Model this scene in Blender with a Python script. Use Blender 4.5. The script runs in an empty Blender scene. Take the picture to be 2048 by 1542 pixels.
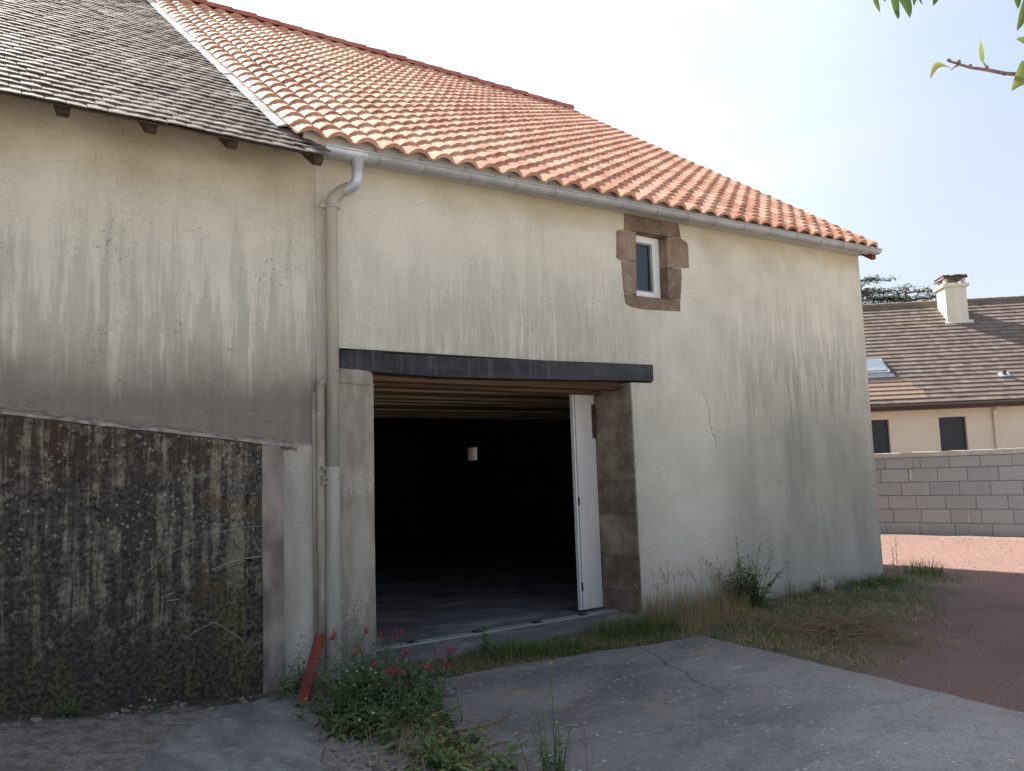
import bpy, bmesh, math, random
import numpy as np
from mathutils import Vector, Matrix, noise as mnoise

random.seed(7)
rng = np.random.default_rng(7)
S = bpy.context.scene
COL = S.collection
R = math.radians

# ------------------------------------------------------------------ camera
cam = bpy.data.cameras.new('camera')
cam.sensor_fit = 'HORIZONTAL'; cam.sensor_width = 36.0
cam.lens = 36.0 * 1650.0 / 2048.0
cam.clip_start = 0.05; cam.clip_end = 2000
cam_o = bpy.data.objects.new('camera', cam); COL.objects.link(cam_o)
c_right = Vector((0.8230, -0.5670, -0.0342)); c_fwd = Vector((0.5671, 0.8169, 0.1050))
c_fwd.normalize(); c_right = (c_right - c_fwd * c_right.dot(c_fwd)).normalized(); c_up = c_right.cross(c_fwd)
cam_o.matrix_world = Matrix(((c_right.x, c_up.x, -c_fwd.x, 0.0), (c_right.y, c_up.y, -c_fwd.y, -6.5),
                             (c_right.z, c_up.z, -c_fwd.z, 1.6), (0, 0, 0, 1)))
S.camera = cam_o

# ------------------------------------------------------------------ sun, sky, exposure
SUN = Vector((-0.18, 1.16, 1.0)).normalized()
w = bpy.data.worlds.new('World'); S.world = w; w.use_nodes = True
wn, wl = w.node_tree.nodes, w.node_tree.links
bg = wn['Background']
sky = wn.new('ShaderNodeTexSky'); sky.sky_type = 'NISHITA'; sky.sun_disc = False
sky.sun_elevation = math.asin(SUN.z); sky.sun_rotation = math.atan2(SUN.x, SUN.y)
sky.air_density = 1.0; sky.dust_density = 2.6; sky.ozone_density = 1.2
tc = wn.new('ShaderNodeTexCoord')
mp = wn.new('ShaderNodeMapping'); mp.inputs['Scale'].default_value = (1.0, 1.0, 3.2); mp.inputs['Rotation'].default_value = (0.2, 0.1, 0.7)
wl.new(tc.outputs['Generated'], mp.inputs['Vector'])
cn = wn.new('ShaderNodeTexNoise'); cn.inputs['Scale'].default_value = 1.6; cn.inputs['Detail'].default_value = 6; cn.inputs['Roughness'].default_value = .55
cn.inputs['Distortion'].default_value = .4
wl.new(mp.outputs[0], cn.inputs['Vector'])
cr = wn.new('ShaderNodeMapRange'); cr.inputs[1].default_value = .35; cr.inputs[2].default_value = .75; cr.inputs[3].default_value = .30; cr.inputs[4].default_value = .85
wl.new(cn.outputs['Fac'], cr.inputs[0])
# thin haze thickens towards the sun
gn = wn.new('ShaderNodeNewGeometry'); dt = wn.new('ShaderNodeVectorMath'); dt.operation = 'DOT_PRODUCT'
wl.new(gn.outputs['Incoming'], dt.inputs[0]); dt.inputs[1].default_value = tuple(-SUN)
hz = wn.new('ShaderNodeMapRange'); hz.interpolation_type = 'SMOOTHSTEP'; hz.inputs[1].default_value = .35; hz.inputs[2].default_value = .95; hz.inputs[3].default_value = .0; hz.inputs[4].default_value = 1.0
wl.new(dt.outputs['Value'], hz.inputs[0])
hc = wn.new('ShaderNodeMix'); hc.data_type = 'RGBA'; wl.new(hz.outputs[0], hc.inputs[0]); hc.inputs[6].default_value = (2.6, 2.7, 2.95, 1); hc.inputs[7].default_value = (6.4, 6.45, 6.5, 1)
cm = wn.new('ShaderNodeMix'); cm.data_type = 'RGBA'
wl.new(cr.outputs[0], cm.inputs[0]); wl.new(sky.outputs[0], cm.inputs[6]); wl.new(hc.outputs[2], cm.inputs[7])
wl.new(cm.outputs[2], bg.inputs['Color'])
bg.inputs['Strength'].default_value = 0.078

sun = bpy.data.lights.new('sun', 'SUN'); sun.energy = 5.0; sun.angle = R(0.6); sun.color = (1, .93, .83)
sun_o = bpy.data.objects.new('sun', sun); COL.objects.link(sun_o)
sun_o.rotation_euler = SUN.to_track_quat('Z', 'Y').to_euler()

S.view_settings.view_transform = 'Standard'; S.view_settings.look = 'None'
S.view_settings.gamma = 1.0; S.view_settings.use_curve_mapping = False
S.view_settings.exposure = 1.9
S.render.engine = 'CYCLES'
S.cycles.use_denoising = True
S.cycles.denoising_input_passes = 'RGB_ALBEDO_NORMAL'; S.cycles.denoising_prefilter = 'NONE'
S.cycles.max_bounces = 8; S.cycles.diffuse_bounces = 5; S.cycles.transparent_max_bounces = 8

# ------------------------------------------------------------------ material helper
class NB:
    def __init__(s, name, rough=.9, spec=.3):
        s.m = bpy.data.materials.new(name); s.m.use_nodes = True
        s.t = s.m.node_tree; s.b = s.t.nodes['Principled BSDF']
        s.b.inputs['Roughness'].default_value = rough
        s.b.inputs['Specular IOR Level'].default_value = spec
        s._pos = None
    def new(s, t): return s.t.nodes.new(t)
    def put(s, sock, v):
        if isinstance(v, bpy.types.NodeSocket): s.t.links.new(v, sock)
        elif v is not None:
            if sock.type == 'RGBA' and not isinstance(v, (int, float)) and len(v) == 3: v = (*v, 1)
            sock.default_value = v
    def pos(s):
        if s._pos is None: s._pos = s.new('ShaderNodeNewGeometry').outputs['Position']
        return s._pos
    def xyz(s):
        n = s.new('ShaderNodeSeparateXYZ'); s.put(n.inputs[0], s.pos()); return n.outputs[0], n.outputs[1], n.outputs[2]
    def comb(s, x, y, z):
        n = s.new('ShaderNodeCombineXYZ')
        for i, v in enumerate((x, y, z)): s.put(n.inputs[i], v)
        return n.outputs[0]
    def m2(s, op, a, b=0.0, clamp=False):
        n = s.new('ShaderNodeMath'); n.operation = op; n.use_clamp = clamp
        s.put(n.inputs[0], a); s.put(n.inputs[1], b); return n.outputs[0]
    def scl(s, v, k):
        n = s.new('ShaderNodeVectorMath'); n.operation = 'MULTIPLY'; s.put(n.inputs[0], v); n.inputs[1].default_value = k; return n.outputs[0]
    def noise(s, scale, k=(1, 1, 1), detail=4, rough=.55, dist=0, vec=None, col=False):
        n = s.new('ShaderNodeTexNoise')
        v = vec if vec is not None else s.pos()
        if k != (1, 1, 1): v = s.scl(v, k)
        s.put(n.inputs['Vector'], v); n.inputs['Scale'].default_value = scale; n.inputs['Detail'].default_value = detail
        n.inputs['Roughness'].default_value = rough; n.inputs['Distortion'].default_value = dist
        return n.outputs['Color' if col else 'Fac']
    def voro(s, scale, feature='F1', k=(1, 1, 1), vec=None, rnd=1.0):
        n = s.new('ShaderNodeTexVoronoi'); n.feature = feature
        v = vec if vec is not None else s.pos()
        if k != (1, 1, 1): v = s.scl(v, k)
        s.put(n.inputs['Vector'], v); n.inputs['Scale'].default_value = scale; n.inputs['Randomness'].default_value = rnd
        return n.outputs['Distance']
    def rng(s, v, a, b, c=0.0, d=1.0, smooth=True):
        n = s.new('ShaderNodeMapRange'); n.interpolation_type = 'SMOOTHSTEP' if smooth else 'LINEAR'
        s.put(n.inputs[0], v)
        for i, x in enumerate((a, b, c, d)): n.inputs[i + 1].default_value = x
        return n.outputs[0]
    def mix(s, f, a, b, mode='MIX'):
        n = s.new('ShaderNodeMix'); n.data_type = 'RGBA'; n.blend_type = mode
        s.put(n.inputs[0], f); s.put(n.inputs[6], a); s.put(n.inputs[7], b); return n.outputs[2]
    def ramp(s, f, stops):
        n = s.new('ShaderNodeValToRGB'); e = n.color_ramp.elements
        while len(e) < len(stops): e.new(0.5)
        for i, (p, c) in enumerate(stops):
            e[i].position = p; e[i].color = (c, c, c, 1) if isinstance(c, (int, float)) else (*c, 1)
        s.put(n.inputs[0], f); return n.outputs[0]
    def attr(s, name='rnd'):
        n = s.new('ShaderNodeAttribute'); n.attribute_name = name; return n.outputs['Fac']
    def bump(s, h, dist=.01, strength=1.0, prev=None):
        n = s.new('ShaderNodeBump'); s.put(n.inputs['Height'], h); n.inputs['Distance'].default_value = dist; n.inputs['Strength'].default_value = strength
        if prev is not None: s.put(n.inputs['Normal'], prev)
        return n.outputs[0]
    def done(s, color, normal=None, rough=None, metal=None):
        s.put(s.b.inputs['Base Color'], color)
        if normal is not None: s.put(s.b.inputs['Normal'], normal)
        if rough is not None: s.put(s.b.inputs['Roughness'], rough)
        if metal is not None: s.put(s.b.inputs['Metallic'], metal)
        return s.m

def simple(name, c1, c2=None, scale=8, k=(1, 1, 1), rough=.85, bump=.004, bscale=40, metal=None, spec=.3, detail=5):
    b = NB(name, rough, spec)
    c = b.mix(b.rng(b.noise(scale, k, detail), .3, .7), c1, c2 or c1)
    nm = b.bump(b.noise(bscale, k, 6), bump) if bump else None
    return b.done(c, nm, None, metal)

def leafmat(name, stops, trans=.35, rough=.55):
    b = NB(name, rough, .35)
    c = b.ramp(b.attr(), stops)
    b.put(b.b.inputs['Base Color'], c)
    tr = b.new('ShaderNodeBsdfTranslucent'); b.put(tr.inputs['Color'], c)
    mx = b.new('ShaderNodeMixShader'); mx.inputs[0].default_value = trans
    b.t.links.new(b.b.outputs[0], mx.inputs[1]); b.t.links.new(tr.outputs[0], mx.inputs[2])
    b.t.links.new(mx.outputs[0], b.t.nodes['Material Output'].inputs['Surface'])
    return b.m

# ------------------------------------------------------------------ mesh helper
class MB:
    def __init__(s): s.v = []; s.f = []; s.a = []
    def add(s, vs, fs, rnd=0.5):
        o = len(s.v); s.v += [tuple(p) for p in vs]
        for f in fs: s.f.append(tuple(i + o for i in f)); s.a.append(rnd)
    def box(s, x0, x1, y0, y1, z0, z1, rnd=.5, M=None, j=0.0):
        P = [(x0, y0, z0), (x1, y0, z0), (x1, y1, z0), (x0, y1, z0), (x0, y0, z1), (x1, y0, z1), (x1, y1, z1), (x0, y1, z1)]
        if j: P = [tuple(c + random.uniform(-j, j) for c in p) for p in P]
        if M is not None: P = [tuple(M @ Vector(p)) for p in P]
        s.add(P, [(0, 3, 2, 1), (4, 5, 6, 7), (0, 1, 5, 4), (1, 2, 6, 5), (2, 3, 7, 6), (3, 0, 4, 7)], rnd)
    def prism_y(s, poly, y0, y1, rnd=.5):
        """polygon of (x, z) extruded from y0 (front) to y1"""
        n = len(poly)
        P = [(x, y0, z) for x, z in poly] + [(x, y1, z) for x, z in poly]
        area = sum(poly[i][0] * poly[(i + 1) % n][1] - poly[(i + 1) % n][0] * poly[i][1] for i in range(n))
        fs = [tuple(range(n)), tuple(range(2 * n - 1, n - 1, -1))] + [(i, i + n, (i + 1) % n + n, (i + 1) % n) for i in range(n)]
        if area < 0: fs = [f[::-1] for f in fs]
        s.add(P, fs, rnd)
    def tube(s, path, r, seg=8, rnd=.5, cap=True, flat=1.0):
        path = [Vector(p) for p in path]; n = len(path)
        rs = r if isinstance(r, (list, tuple)) else [r] * n
        vs = []; prev = None
        for i, p in enumerate(path):
            t = (path[min(i + 1, n - 1)] - path[max(i - 1, 0)])
            t = t.normalized() if t.length > 1e-9 else Vector((0, 0, 1))
            if prev is None:
                a = t.orthogonal().normalized()
            else:
                a = prev - t * prev.dot(t); a = a.normalized() if a.length > 1e-6 else t.orthogonal().normalized()
            prev = a; b = t.cross(a)
            for k in range(seg):
                an = 2 * math.pi * k / seg
                vs.append(p + (a * math.cos(an) + b * math.sin(an) * flat) * rs[i])
        fs = [(i * seg + k, i * seg + (k + 1) % seg, (i + 1) * seg + (k + 1) % seg, (i + 1) * seg + k) for i in range(n - 1) for k in range(seg)]
        if cap: fs += [tuple(range(seg - 1, -1, -1)), tuple((n - 1) * seg + k for k in range(seg))]
        s.add(vs, fs, rnd)
    def ball(s, c, r, rnd=.5, sub=1, sq=(1, 1, 1)):
        bm = bmesh.new(); bmesh.ops.create_icosphere(bm, subdivisions=sub, radius=1)
        vs = [(c[0] + v.co.x * r * sq[0], c[1] + v.co.y * r * sq[1], c[2] + v.co.z * r * sq[2]) for v in bm.verts]
        fs = [tuple(v.index for v in f.verts) for f in bm.faces]; bm.free(); s.add(vs, fs, rnd)
    def leaf(s, p, d, up, L, W, droop=.2, rnd=.5, fold=.25):
        p = Vector(p); d = Vector(d).normalized(); up = Vector(up)
        sd = d.cross(up); sd = sd.normalized() if sd.length > 1e-4 else d.orthogonal().normalized()
        u = sd.cross(d)
        def at(t, x): return p + d * (L * t) - u * (droop * L * t * t) + sd * x + u * (abs(x) * fold)
        vs = [at(0, 0), at(.3, -W * .5), at(.33, 0), at(.3, W * .5), at(.68, -W * .38), at(.7, 0), at(.68, W * .38), at(1, 0)]
        s.add(vs, [(0, 2, 1), (0, 3, 2), (1, 2, 5, 4), (2, 3, 6, 5), (4, 5, 7), (5, 6, 7)], rnd)
    def mesh(s, name, mat=None, smooth=False):
        me = bpy.data.meshes.new(name)
        me.from_pydata([tuple(v) for v in s.v], [], s.f); me.update()
        a = me.attributes.new('rnd', 'FLOAT', 'FACE'); a.data.foreach_set('value', np.array(s.a, dtype=np.float32))
        if smooth:
            me.polygons.foreach_set('use_smooth', np.ones(len(me.polygons), dtype=bool)); 
            me.set_sharp_from_angle(angle=R(40 if smooth == 'sharp' else 55))
        if mat: me.materials.append(mat)
        return me
    def obj(s, name, mat, parent=None, smooth=False, local=False, **props):
        return link(name, s.mesh(name, mat, smooth), parent, local, **props)

WORLD = {}
def link(name, me, parent=None, local=False, M=None, **props):
    o = bpy.data.objects.new(name, me); COL.objects.link(o)
    if M is not None: o.matrix_basis = M
    if parent is not None:
        o.parent = parent
        if not local: o.matrix_parent_inverse = WORLD.get(parent.name, Matrix.Identity(4)).inverted()
    for k, v in props.items(): o[k] = v
    return o

def thing(name, label, cat, loc=(0, 0, 0), rz=0.0, group=None):
    o = bpy.data.objects.new(name, None); COL.objects.link(o)
    o.empty_display_size = .1
    o.location = loc; o.rotation_euler = (0, 0, rz)
    WORLD[o.name] = Matrix.Translation(loc) @ Matrix.Rotation(rz, 4, 'Z')
    o['label'] = label; o['category'] = cat
    if group: o['group'] = group
    return o

def smooth01(a, b, x):
    t = min(1, max(0, (x - a) / (b - a))); return t * t * (3 - 2 * t)

def ground_z(x, y):
    left = .1 * max(0.0, min(2.05 - x, 3.5)) * smooth01(-5.5, -1.0, y)
    right = .2 * smooth01(10.9, 14.6, x) * smooth01(-6, -1, y)
    n = .012 * mnoise.noise(Vector((x * 1.7, y * 1.7, 0))) + .006 * mnoise.noise(Vector((x * 6, y * 6, 3)))
    far = smooth01(18, 30, max(abs(x - 5), abs(y)))
    return left + right + n * (1 - far)

# ------------------------------------------------------------------ materials
def m_plaster(name, outb):
    b = NB(name, .95, .1); x, y, z = b.xyz()
    fine = b.noise(7.5, (1, 1, .11), 5, .6)          # vertical run marks
    wide = b.noise(1.7, (1, 1, .16), 4, .55)
    cl = b.noise(1.1, (1, 1, 1), 5, .6)
    grain = b.noise(70, (1, 1, 1), 3, .6)
    base = b.mix(b.rng(cl, .35, .65), (.625, .592, .515), (.55, .522, .45))
    # ochre weathering just under the eaves
    oc = b.rng(b.m2('ADD', z, b.m2('MULTIPLY', b.m2('SUBTRACT', cl, .5), 1.3)), 3.55 if outb else 3.95, 4.40)
    base = b.mix(b.m2('MULTIPLY', oc, .75 if outb else .55), base, (.37, .29, .18) if outb else (.46, .385, .26))
    wv = b.new('ShaderNodeVectorMath'); wv.operation = 'ADD'; b.put(wv.inputs[0], b.pos()); b.put(wv.inputs[1], b.scl(b.noise(4, detail=4, col=True), (.05, 0, 0)))
    fa = b.noise(8, detail=4, rough=.62, vec=b.scl(wv.outputs[0], (1, 1, .085)))
    fb = b.noise(27, detail=3, rough=.6, vec=b.scl(wv.outputs[0], (1, 1, .07)))
    stainc = b.mix(b.rng(wide, .3, .7), (.175, .175, .142) if outb else (.145, .152, .122), (.265, .262, .22) if outb else (.225, .23, .195))
    zz = b.m2('ADD', z, b.m2('MULTIPLY', b.m2('SUBTRACT', fa, .5), 4.4))
    zz = b.m2('ADD', zz, b.m2('MULTIPLY', b.m2('SUBTRACT', fb, .5), 2.2))
    zz = b.m2('ADD', zz, b.m2('MULTIPLY', b.m2('SUBTRACT', wide, .5), 1.0))
    drip = b.m2('ADD', b.m2('MULTIPLY', fa, .7), b.m2('MULTIPLY', fb, .3))
    if outb:
        up = b.rng(zz, 3.55, 2.35)
        m = b.m2('MULTIPLY', up, b.rng(drip, .38, .60, .55, 1.0))
        lowd = b.rng(b.m2('ADD', z, b.m2('MULTIPLY', b.m2('SUBTRACT', cl, .5), .8)), 2.75, 2.25)
        col = b.mix(b.m2('MULTIPLY', b.m2('MULTIPLY', m, b.rng(wide, .35, .58, .65, 1.0)), .82), base, stainc)
        col = b.mix(b.m2('MULTIPLY', lowd, .75), col, (.135, .118, .102))
        pl_ = b.m2('MULTIPLY', b.rng(b.m2('ADD', x, b.m2('MULTIPLY', b.m2('SUBTRACT', cl, .5), .03)), 2.215, 2.235), b.rng(b.m2('ADD', z, b.m2('MULTIPLY', cl, .05)), 1.93, 1.88))
        col = b.mix(b.m2('MULTIPLY', pl_, b.rng(b.noise(2.2, (2, 1, .5), 4), .3, .6, .95, .55)), col, (.50, .48, .43))
    else:
        env = b.ramp(b.rng(x, 2.4, 10.6, 0, 1, False), [(0, .35), (.10, .55), (.16, .85), (.28, 1.0), (.42, .85), (.47, .55), (.52, .22), (.60, .25), (.655, .7), (.74, 1.0), (.90, 1.0), (.97, .9), (1, .8)])
        up = b.rng(zz, 3.85, 2.75)
        low = b.rng(b.m2('ADD', z, b.m2('MULTIPLY', b.m2('SUBTRACT', wide, .5), 1.0)), .1, 1.0, .85, 1.0)
        lw = b.rng(b.m2('ADD', z, b.m2('MULTIPLY', wide, 1.2)), 3.7, 2.4, 0, .85)
        st = b.m2('MAXIMUM', b.rng(drip, .40, .60, .22, .95), lw)
        m = b.m2('MULTIPLY', b.m2('MULTIPLY', b.m2('MULTIPLY', up, env), st), low)
        col = b.mix(b.m2('MULTIPLY', b.m2('MULTIPLY', m, b.rng(wide, .35, .58, .6, 1.0)), .9), base, stainc)
        # pale washed foot of the wall and dark splash line
        col = b.mix(b.m2('MULTIPLY', b.rng(z, 1.2, .2), .25), col, (.30, .31, .30))
        col = b.mix(b.m2('MULTIPLY', b.rng(b.m2('ADD', z, b.m2('MULTIPLY', cl, .3)), .33, .12), .6), col, (.13, .125, .10))
        # one hairline crack right of the door
        cx = b.m2('ADD', b.m2('MULTIPLY', b.m2('SUBTRACT', 2.95, z), .26), 7.05)
        d = b.m2('ABSOLUTE', b.m2('SUBTRACT', b.m2('ADD', x, b.m2('MULTIPLY', b.m2('SUBTRACT', b.noise(5, detail=5), .5), .20)), cx))
        ck = b.m2('MULTIPLY', b.rng(d, .006, .002), b.m2('MULTIPLY', b.rng(z, 1.75, 1.85), b.rng(z, 2.75, 2.3)))
        col = b.mix(b.m2('MULTIPLY', ck, .8), col, (.07, .065, .055))
    # trowelled roughcast: pits and crumbs, shade of the relief put into the colour
    pit = b.rng(b.noise(34, (1, 1, 1), 3, .6), .40, .34)
    pitw = b.m2('MULTIPLY', pit, b.rng(b.noise(2.6, detail=4), .52, .64))
    col = b.mix(b.m2('MULTIPLY', pitw, .3), col, (.12, .11, .085))
    spk = b.m2('MULTIPLY', b.rng(b.noise(34, (1, 1, 1), 4, .7), .60, .70), b.rng(z, 3.4, 1.2))
    col = b.mix(b.m2('MULTIPLY', spk, .22), col, (.55, .53, .46))
    gr = b.m2('MULTIPLY', b.rng(b.noise(38, detail=4, rough=.7), .56, .36), b.rng(b.noise(2.4, detail=4, rough=.6), .38, .64, .15, 1.0))
    col = b.mix(b.m2('MULTIPLY', gr, .17), col, (.05, .045, .03))
    nm = b.bump(b.noise(5, detail=3), .035, .5)
    nm = b.bump(b.noise(22, detail=5, rough=.65), .020, .8, nm)
    nm = b.bump(b.m2('SUBTRACT', grain, b.m2('MULTIPLY', pitw, 1.2)), .006, .9, nm)
    return b.done(col, nm)

M_BARN = m_plaster('barn_render', False)
M_OUT = m_plaster('outbuilding_render', True)

def m_pier():
    b = NB('pier_render', .92, .15); x, y, z = b.xyz()
    n = b.noise(9, (1, 1, .3), 5)
    col = b.mix(b.rng(n, .35, .65), (.22, .20, .17), (.33, .305, .26))
    col = b.mix(b.rng(z, .7, .2, 0, .5), col, (.12, .12, .11))
    worm = b.m2('ABSOLUTE', b.m2('SUBTRACT', b.noise(13, detail=3, dist=.6), .5))
    wm = b.m2('MULTIPLY', b.rng(worm, .018, .006), b.rng(b.noise(2.3, detail=2), .5, .62))
    col = b.mix(b.m2('MULTIPLY', wm, .7), col, (.48, .47, .43))
    return b.done(col, b.bump(b.noise(45, detail=5), .006, .8, b.bump(b.noise(9), .015, .5)))
M_PIER = m_pier()

def m_lowwall():
    b = NB('soiled_concrete', .95, .1); x, y, z = b.xyz()
    wq = b.new('ShaderNodeVectorMath'); wq.operation = 'ADD'; b.put(wq.inputs[0], b.pos()); b.put(wq.inputs[1], b.scl(b.noise(3.5, detail=4, col=True), (.045, 0, 0)))
    nf = b.noise(9, detail=4, rough=.6, vec=b.scl(wq.outputs[0], (1, 1, .06))); nf2 = b.noise(24, detail=3, rough=.6, vec=b.scl(wq.outputs[0], (1, 1, .05))); fz = b.noise(30, detail=6, rough=.72); cl = b.noise(3.2, detail=6, rough=.68); mid = b.noise(14, detail=5, rough=.7)
    dark = b.mix(b.rng(fz, .36, .72), (.022, .020, .018), (.095, .088, .077))
    dark = b.mix(b.m2('MULTIPLY', b.rng(z, 1.45, 1.95), b.rng(cl, .38, .55)), dark, (.052, .036, .027))
    gate = b.rng(b.m2('ADD', cl, b.m2('MULTIPLY', mid, .3)), .52, .72)
    run = b.m2('MULTIPLY', b.m2('MAXIMUM', b.rng(nf, .50, .62), b.m2('MULTIPLY', b.rng(nf2, .50, .62), .8)), gate)
    run = b.m2('MULTIPLY', run, b.rng(mid, .30, .55, .35, 1.0))
    run = b.m2('MULTIPLY', run, b.rng(b.m2('ADD', z, b.m2('MULTIPLY', cl, .8)), .8, 1.25))
    col = b.mix(b.m2('MULTIPLY', run, b.rng(fz, .3, .65, .35, .85)), dark, (.255, .23, .18))
    pat = b.m2('MULTIPLY', b.rng(mid, .52, .66), b.rng(cl, .44, .58))
    col = b.mix(b.m2('MULTIPLY', pat, .65), col, (.215, .20, .17))
    # moss towards the foot and the right end
    ms = b.m2('MULTIPLY', b.rng(b.m2('ADD', b.m2('SUBTRACT', .85, b.m2('MULTIPLY', z, .7)), b.m2('MULTIPLY', b.rng(x, 1.0, 2.05), .35)), .25, .9), b.rng(b.m2('ADD', b.m2('MULTIPLY', b.noise(4.5, (1, 1, .35), 5, .65), .75), b.m2('MULTIPLY', fz, .25)), .44, .60))
    col = b.mix(b.m2('MULTIPLY', ms, .8), col, b.mix(b.rng(fz, .4, .6), (.035, .036, .016), (.11, .115, .05)))
    rust = b.m2('MULTIPLY', b.rng(b.noise(2.6, detail=4), .56, .66), b.rng(x, 1.2, 1.8))
    col = b.mix(b.m2('MULTIPLY', rust, .6), col, (.085, .055, .022))
    # lichen dots
    lv = b.voro(21, vec=None); ln = b.rng(b.m2('ADD', lv, b.m2('MULTIPLY', b.m2('SUBTRACT', b.noise(45, detail=4, rough=.7), .5), .75)), .26, .15)
    lm = b.m2('MULTIPLY', ln, b.m2('MULTIPLY', b.rng(b.noise(2.0, detail=3), .44, .56), b.rng(z, .8, 1.3)))
    col = b.mix(b.m2('MULTIPLY', lm, .65), col, (.28, .27, .235))
    wv = b.new('ShaderNodeVectorMath'); wv.operation = 'ADD'; b.put(wv.inputs[0], b.pos()); b.put(wv.inputs[1], b.scl(b.noise(3, detail=5, rough=.65, col=True), (.5, .5, .5)))
    cr = b.voro(.95, 'DISTANCE_TO_EDGE', vec=wv.outputs[0])
    ck = b.m2('MULTIPLY', b.rng(cr, .007, .001), b.rng(b.noise(1.7, detail=2), .50, .58))
    col = b.mix(b.m2('MULTIPLY', ck, .8), col, (.012, .011, .01))
    nm = b.bump(b.m2('SUBTRACT', fz, b.m2('MULTIPLY', ck, .8)), .012, 1.0, b.bump(b.noise(8, detail=5), .025, .6))
    return b.done(col, nm)
M_LOW = m_lowwall()
M_CAP = simple('mortar_cap', (.36, .31, .27), (.15, .13, .11), 18, bump=.01, bscale=50)
M_BAND = simple('pink_mortar', (.27, .235, .205), (.12, .105, .092), 6, (1, 1, .5), bump=.012, bscale=35, detail=8)
M_SCRATCH = simple('fresh_scratch', (.30, .29, .265), (.16, .155, .14), 30, bump=0)

def m_tile():
    b = NB('terracotta', .75, .15); r = b.attr()
    c = b.ramp(r, [(0, (.33, .15, .095)), (.35, (.44, .235, .16)), (.7, (.51, .315, .23)), (1, (.37, .17, .11))])
    x, y, z = b.xyz()
    c = b.mix(b.m2('MULTIPLY', b.rng(b.noise(14, detail=4), .4, .65), .4), c, (.55, .385, .29))
    c = b.mix(b.m2('MULTIPLY', b.rng(b.noise(5, detail=3), .55, .7), .3), c, (.38, .165, .105))
    return b.done(c, b.bump(b.noise(120, detail=2), .0015, .6))
M_TILE = m_tile()
M_RIDGE = simple('shaded_ridge_terracotta', (.30, .085, .065), (.36, .13, .10), 6, bump=.002)  # orange ridge tiles coloured darker and redder, their unlit side put into the colour
def m_grey_tile():
    b = NB('weathered_tile', .85, .12); r = b.attr()
    c = b.ramp(r, [(0, (.075, .058, .050)), (.5, (.118, .095, .084)), (.85, (.16, .133, .12)), (1, (.24, .21, .19))])
    c = b.mix(b.m2('MULTIPLY', b.rng(b.noise(2.2, detail=5), .5, .7), .4), c, (.17, .165, .15))
    lv = b.m2('MULTIPLY', b.rng(b.noise(22, detail=3), .62, .72), .6)
    c = b.mix(lv, c, (.42, .41, .385))
    return b.done(c, b.bump(b.noise(60, detail=3), .003, .7))
M_GREY = m_grey_tile()
M_ZINC = simple('zinc', (.36, .37, .375), (.27, .28, .28), 5, rough=.6, bump=.001, bscale=9, metal=.2, spec=.4)
M_ZINC2 = simple('bare_zinc', (.50, .53, .58), (.38, .41, .46), 9, rough=.45, bump=.001, bscale=9, metal=.35, spec=.5)
M_FLASH = simple('lead_flashing', (.44, .44, .43), (.34, .33, .31), 4, rough=.55, bump=.006, bscale=14, metal=.2)
M_GUTTER_BRK = simple('galvanised_strap', (.30, .30, .30), (.36, .36, .36), 20, rough=.5, bump=0, metal=.5)
M_FASCIA = simple('grey_fascia', (.52, .49, .44), (.44, .42, .38), 3, (.3, 1, 1), bump=.002)
def m_pipe():
    b = NB('painted_pvc', .5, .4); x, y, z = b.xyz()
    c = b.mix(b.rng(b.noise(6, (1, 1, .15), 5), .35, .65), (.40, .365, .29), (.33, .305, .245))
    c = b.mix(b.m2('MULTIPLY', b.rng(z, 3.2, 2.2), b.rng(b.noise(12, (1, 1, .1), 5), .3, .6, .5, .95)), c, (.155, .15, .12))
    return b.done(c, b.bump(b.noise(50, detail=3), .002, .5))
M_PIPE = m_pipe()
M_PIPE2 = simple('grey_pvc', (.36, .35, .31), (.24, .235, .205), 7, (1, 1, .12), rough=.5, bump=.001)
def m_beam():
    b = NB('tarred_oak', .6, .35)
    g = b.noise(5, (.16, 1, 1), 6, .65); st = b.noise(24, (1, 1, .09), 4, .6)
    c = b.mix(b.rng(g, .3, .7), (.010, .011, .014), (.036, .039, .046))
    c = b.mix(b.m2('MULTIPLY', b.rng(st, .5, .72), .65), c, (.085, .088, .095))
    return b.done(c, b.bump(b.noise(22, (.12, 1, 1), 6), .03, 1.0, b.bump(b.noise(6, (.5, 1, 1), 5), .05, .7)))
M_BEAM = m_beam()
M_OLDWOOD = simple('old_boards', (.27, .185, .115), (.52, .41, .285), 4, (.25, 1, 1), bump=.01, bscale=12)
M_LINTEL = simple('rough_lintel_wood', (.075, .045, .030), (.19, .11, .065), 5, (.12, 3, 3), bump=.03, bscale=14)
M_DKWOOD = simple('dark_rafter_wood', (.045, .028, .022), (.085, .055, .042), 9, (1, .2, 1), bump=.006, bscale=30)
def m_stone(name, a, c, d):
    b = NB(name, .95, .1)
    r = b.attr()
    k = b.mix(b.rng(b.noise(3.5, detail=5, rough=.6), .35, .65), a, c)
    k = b.mix(b.m2('MULTIPLY', b.rng(b.noise(55, detail=3), .55, .7), .6), k, d)
    k = b.mix(b.m2('MULTIPLY', b.rng(b.noise(38, detail=3, rough=.7), .44, .32), .5), k, (.07, .05, .035))
    k = b.mix(b.rng(r, 0, 1, 0, .55, False), k, (.085, .06, .042))
    k = b.mix(b.m2('MULTIPLY', b.rng(b.noise(5, detail=5, rough=.65), .48, .68), .35), k, d)
    return b.done(k, b.bump(b.noise(50, detail=5, rough=.75), .014, 1.0, b.bump(b.noise(9, detail=4), .03, .7)))
M_STONE = m_stone('brown_granite', (.235, .172, .125), (.335, .255, .19), (.45, .365, .285))
M_JAMB = m_stone('soiled_granite', (.20, .155, .11), (.38, .32, .25), (.48, .42, .345))
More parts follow.
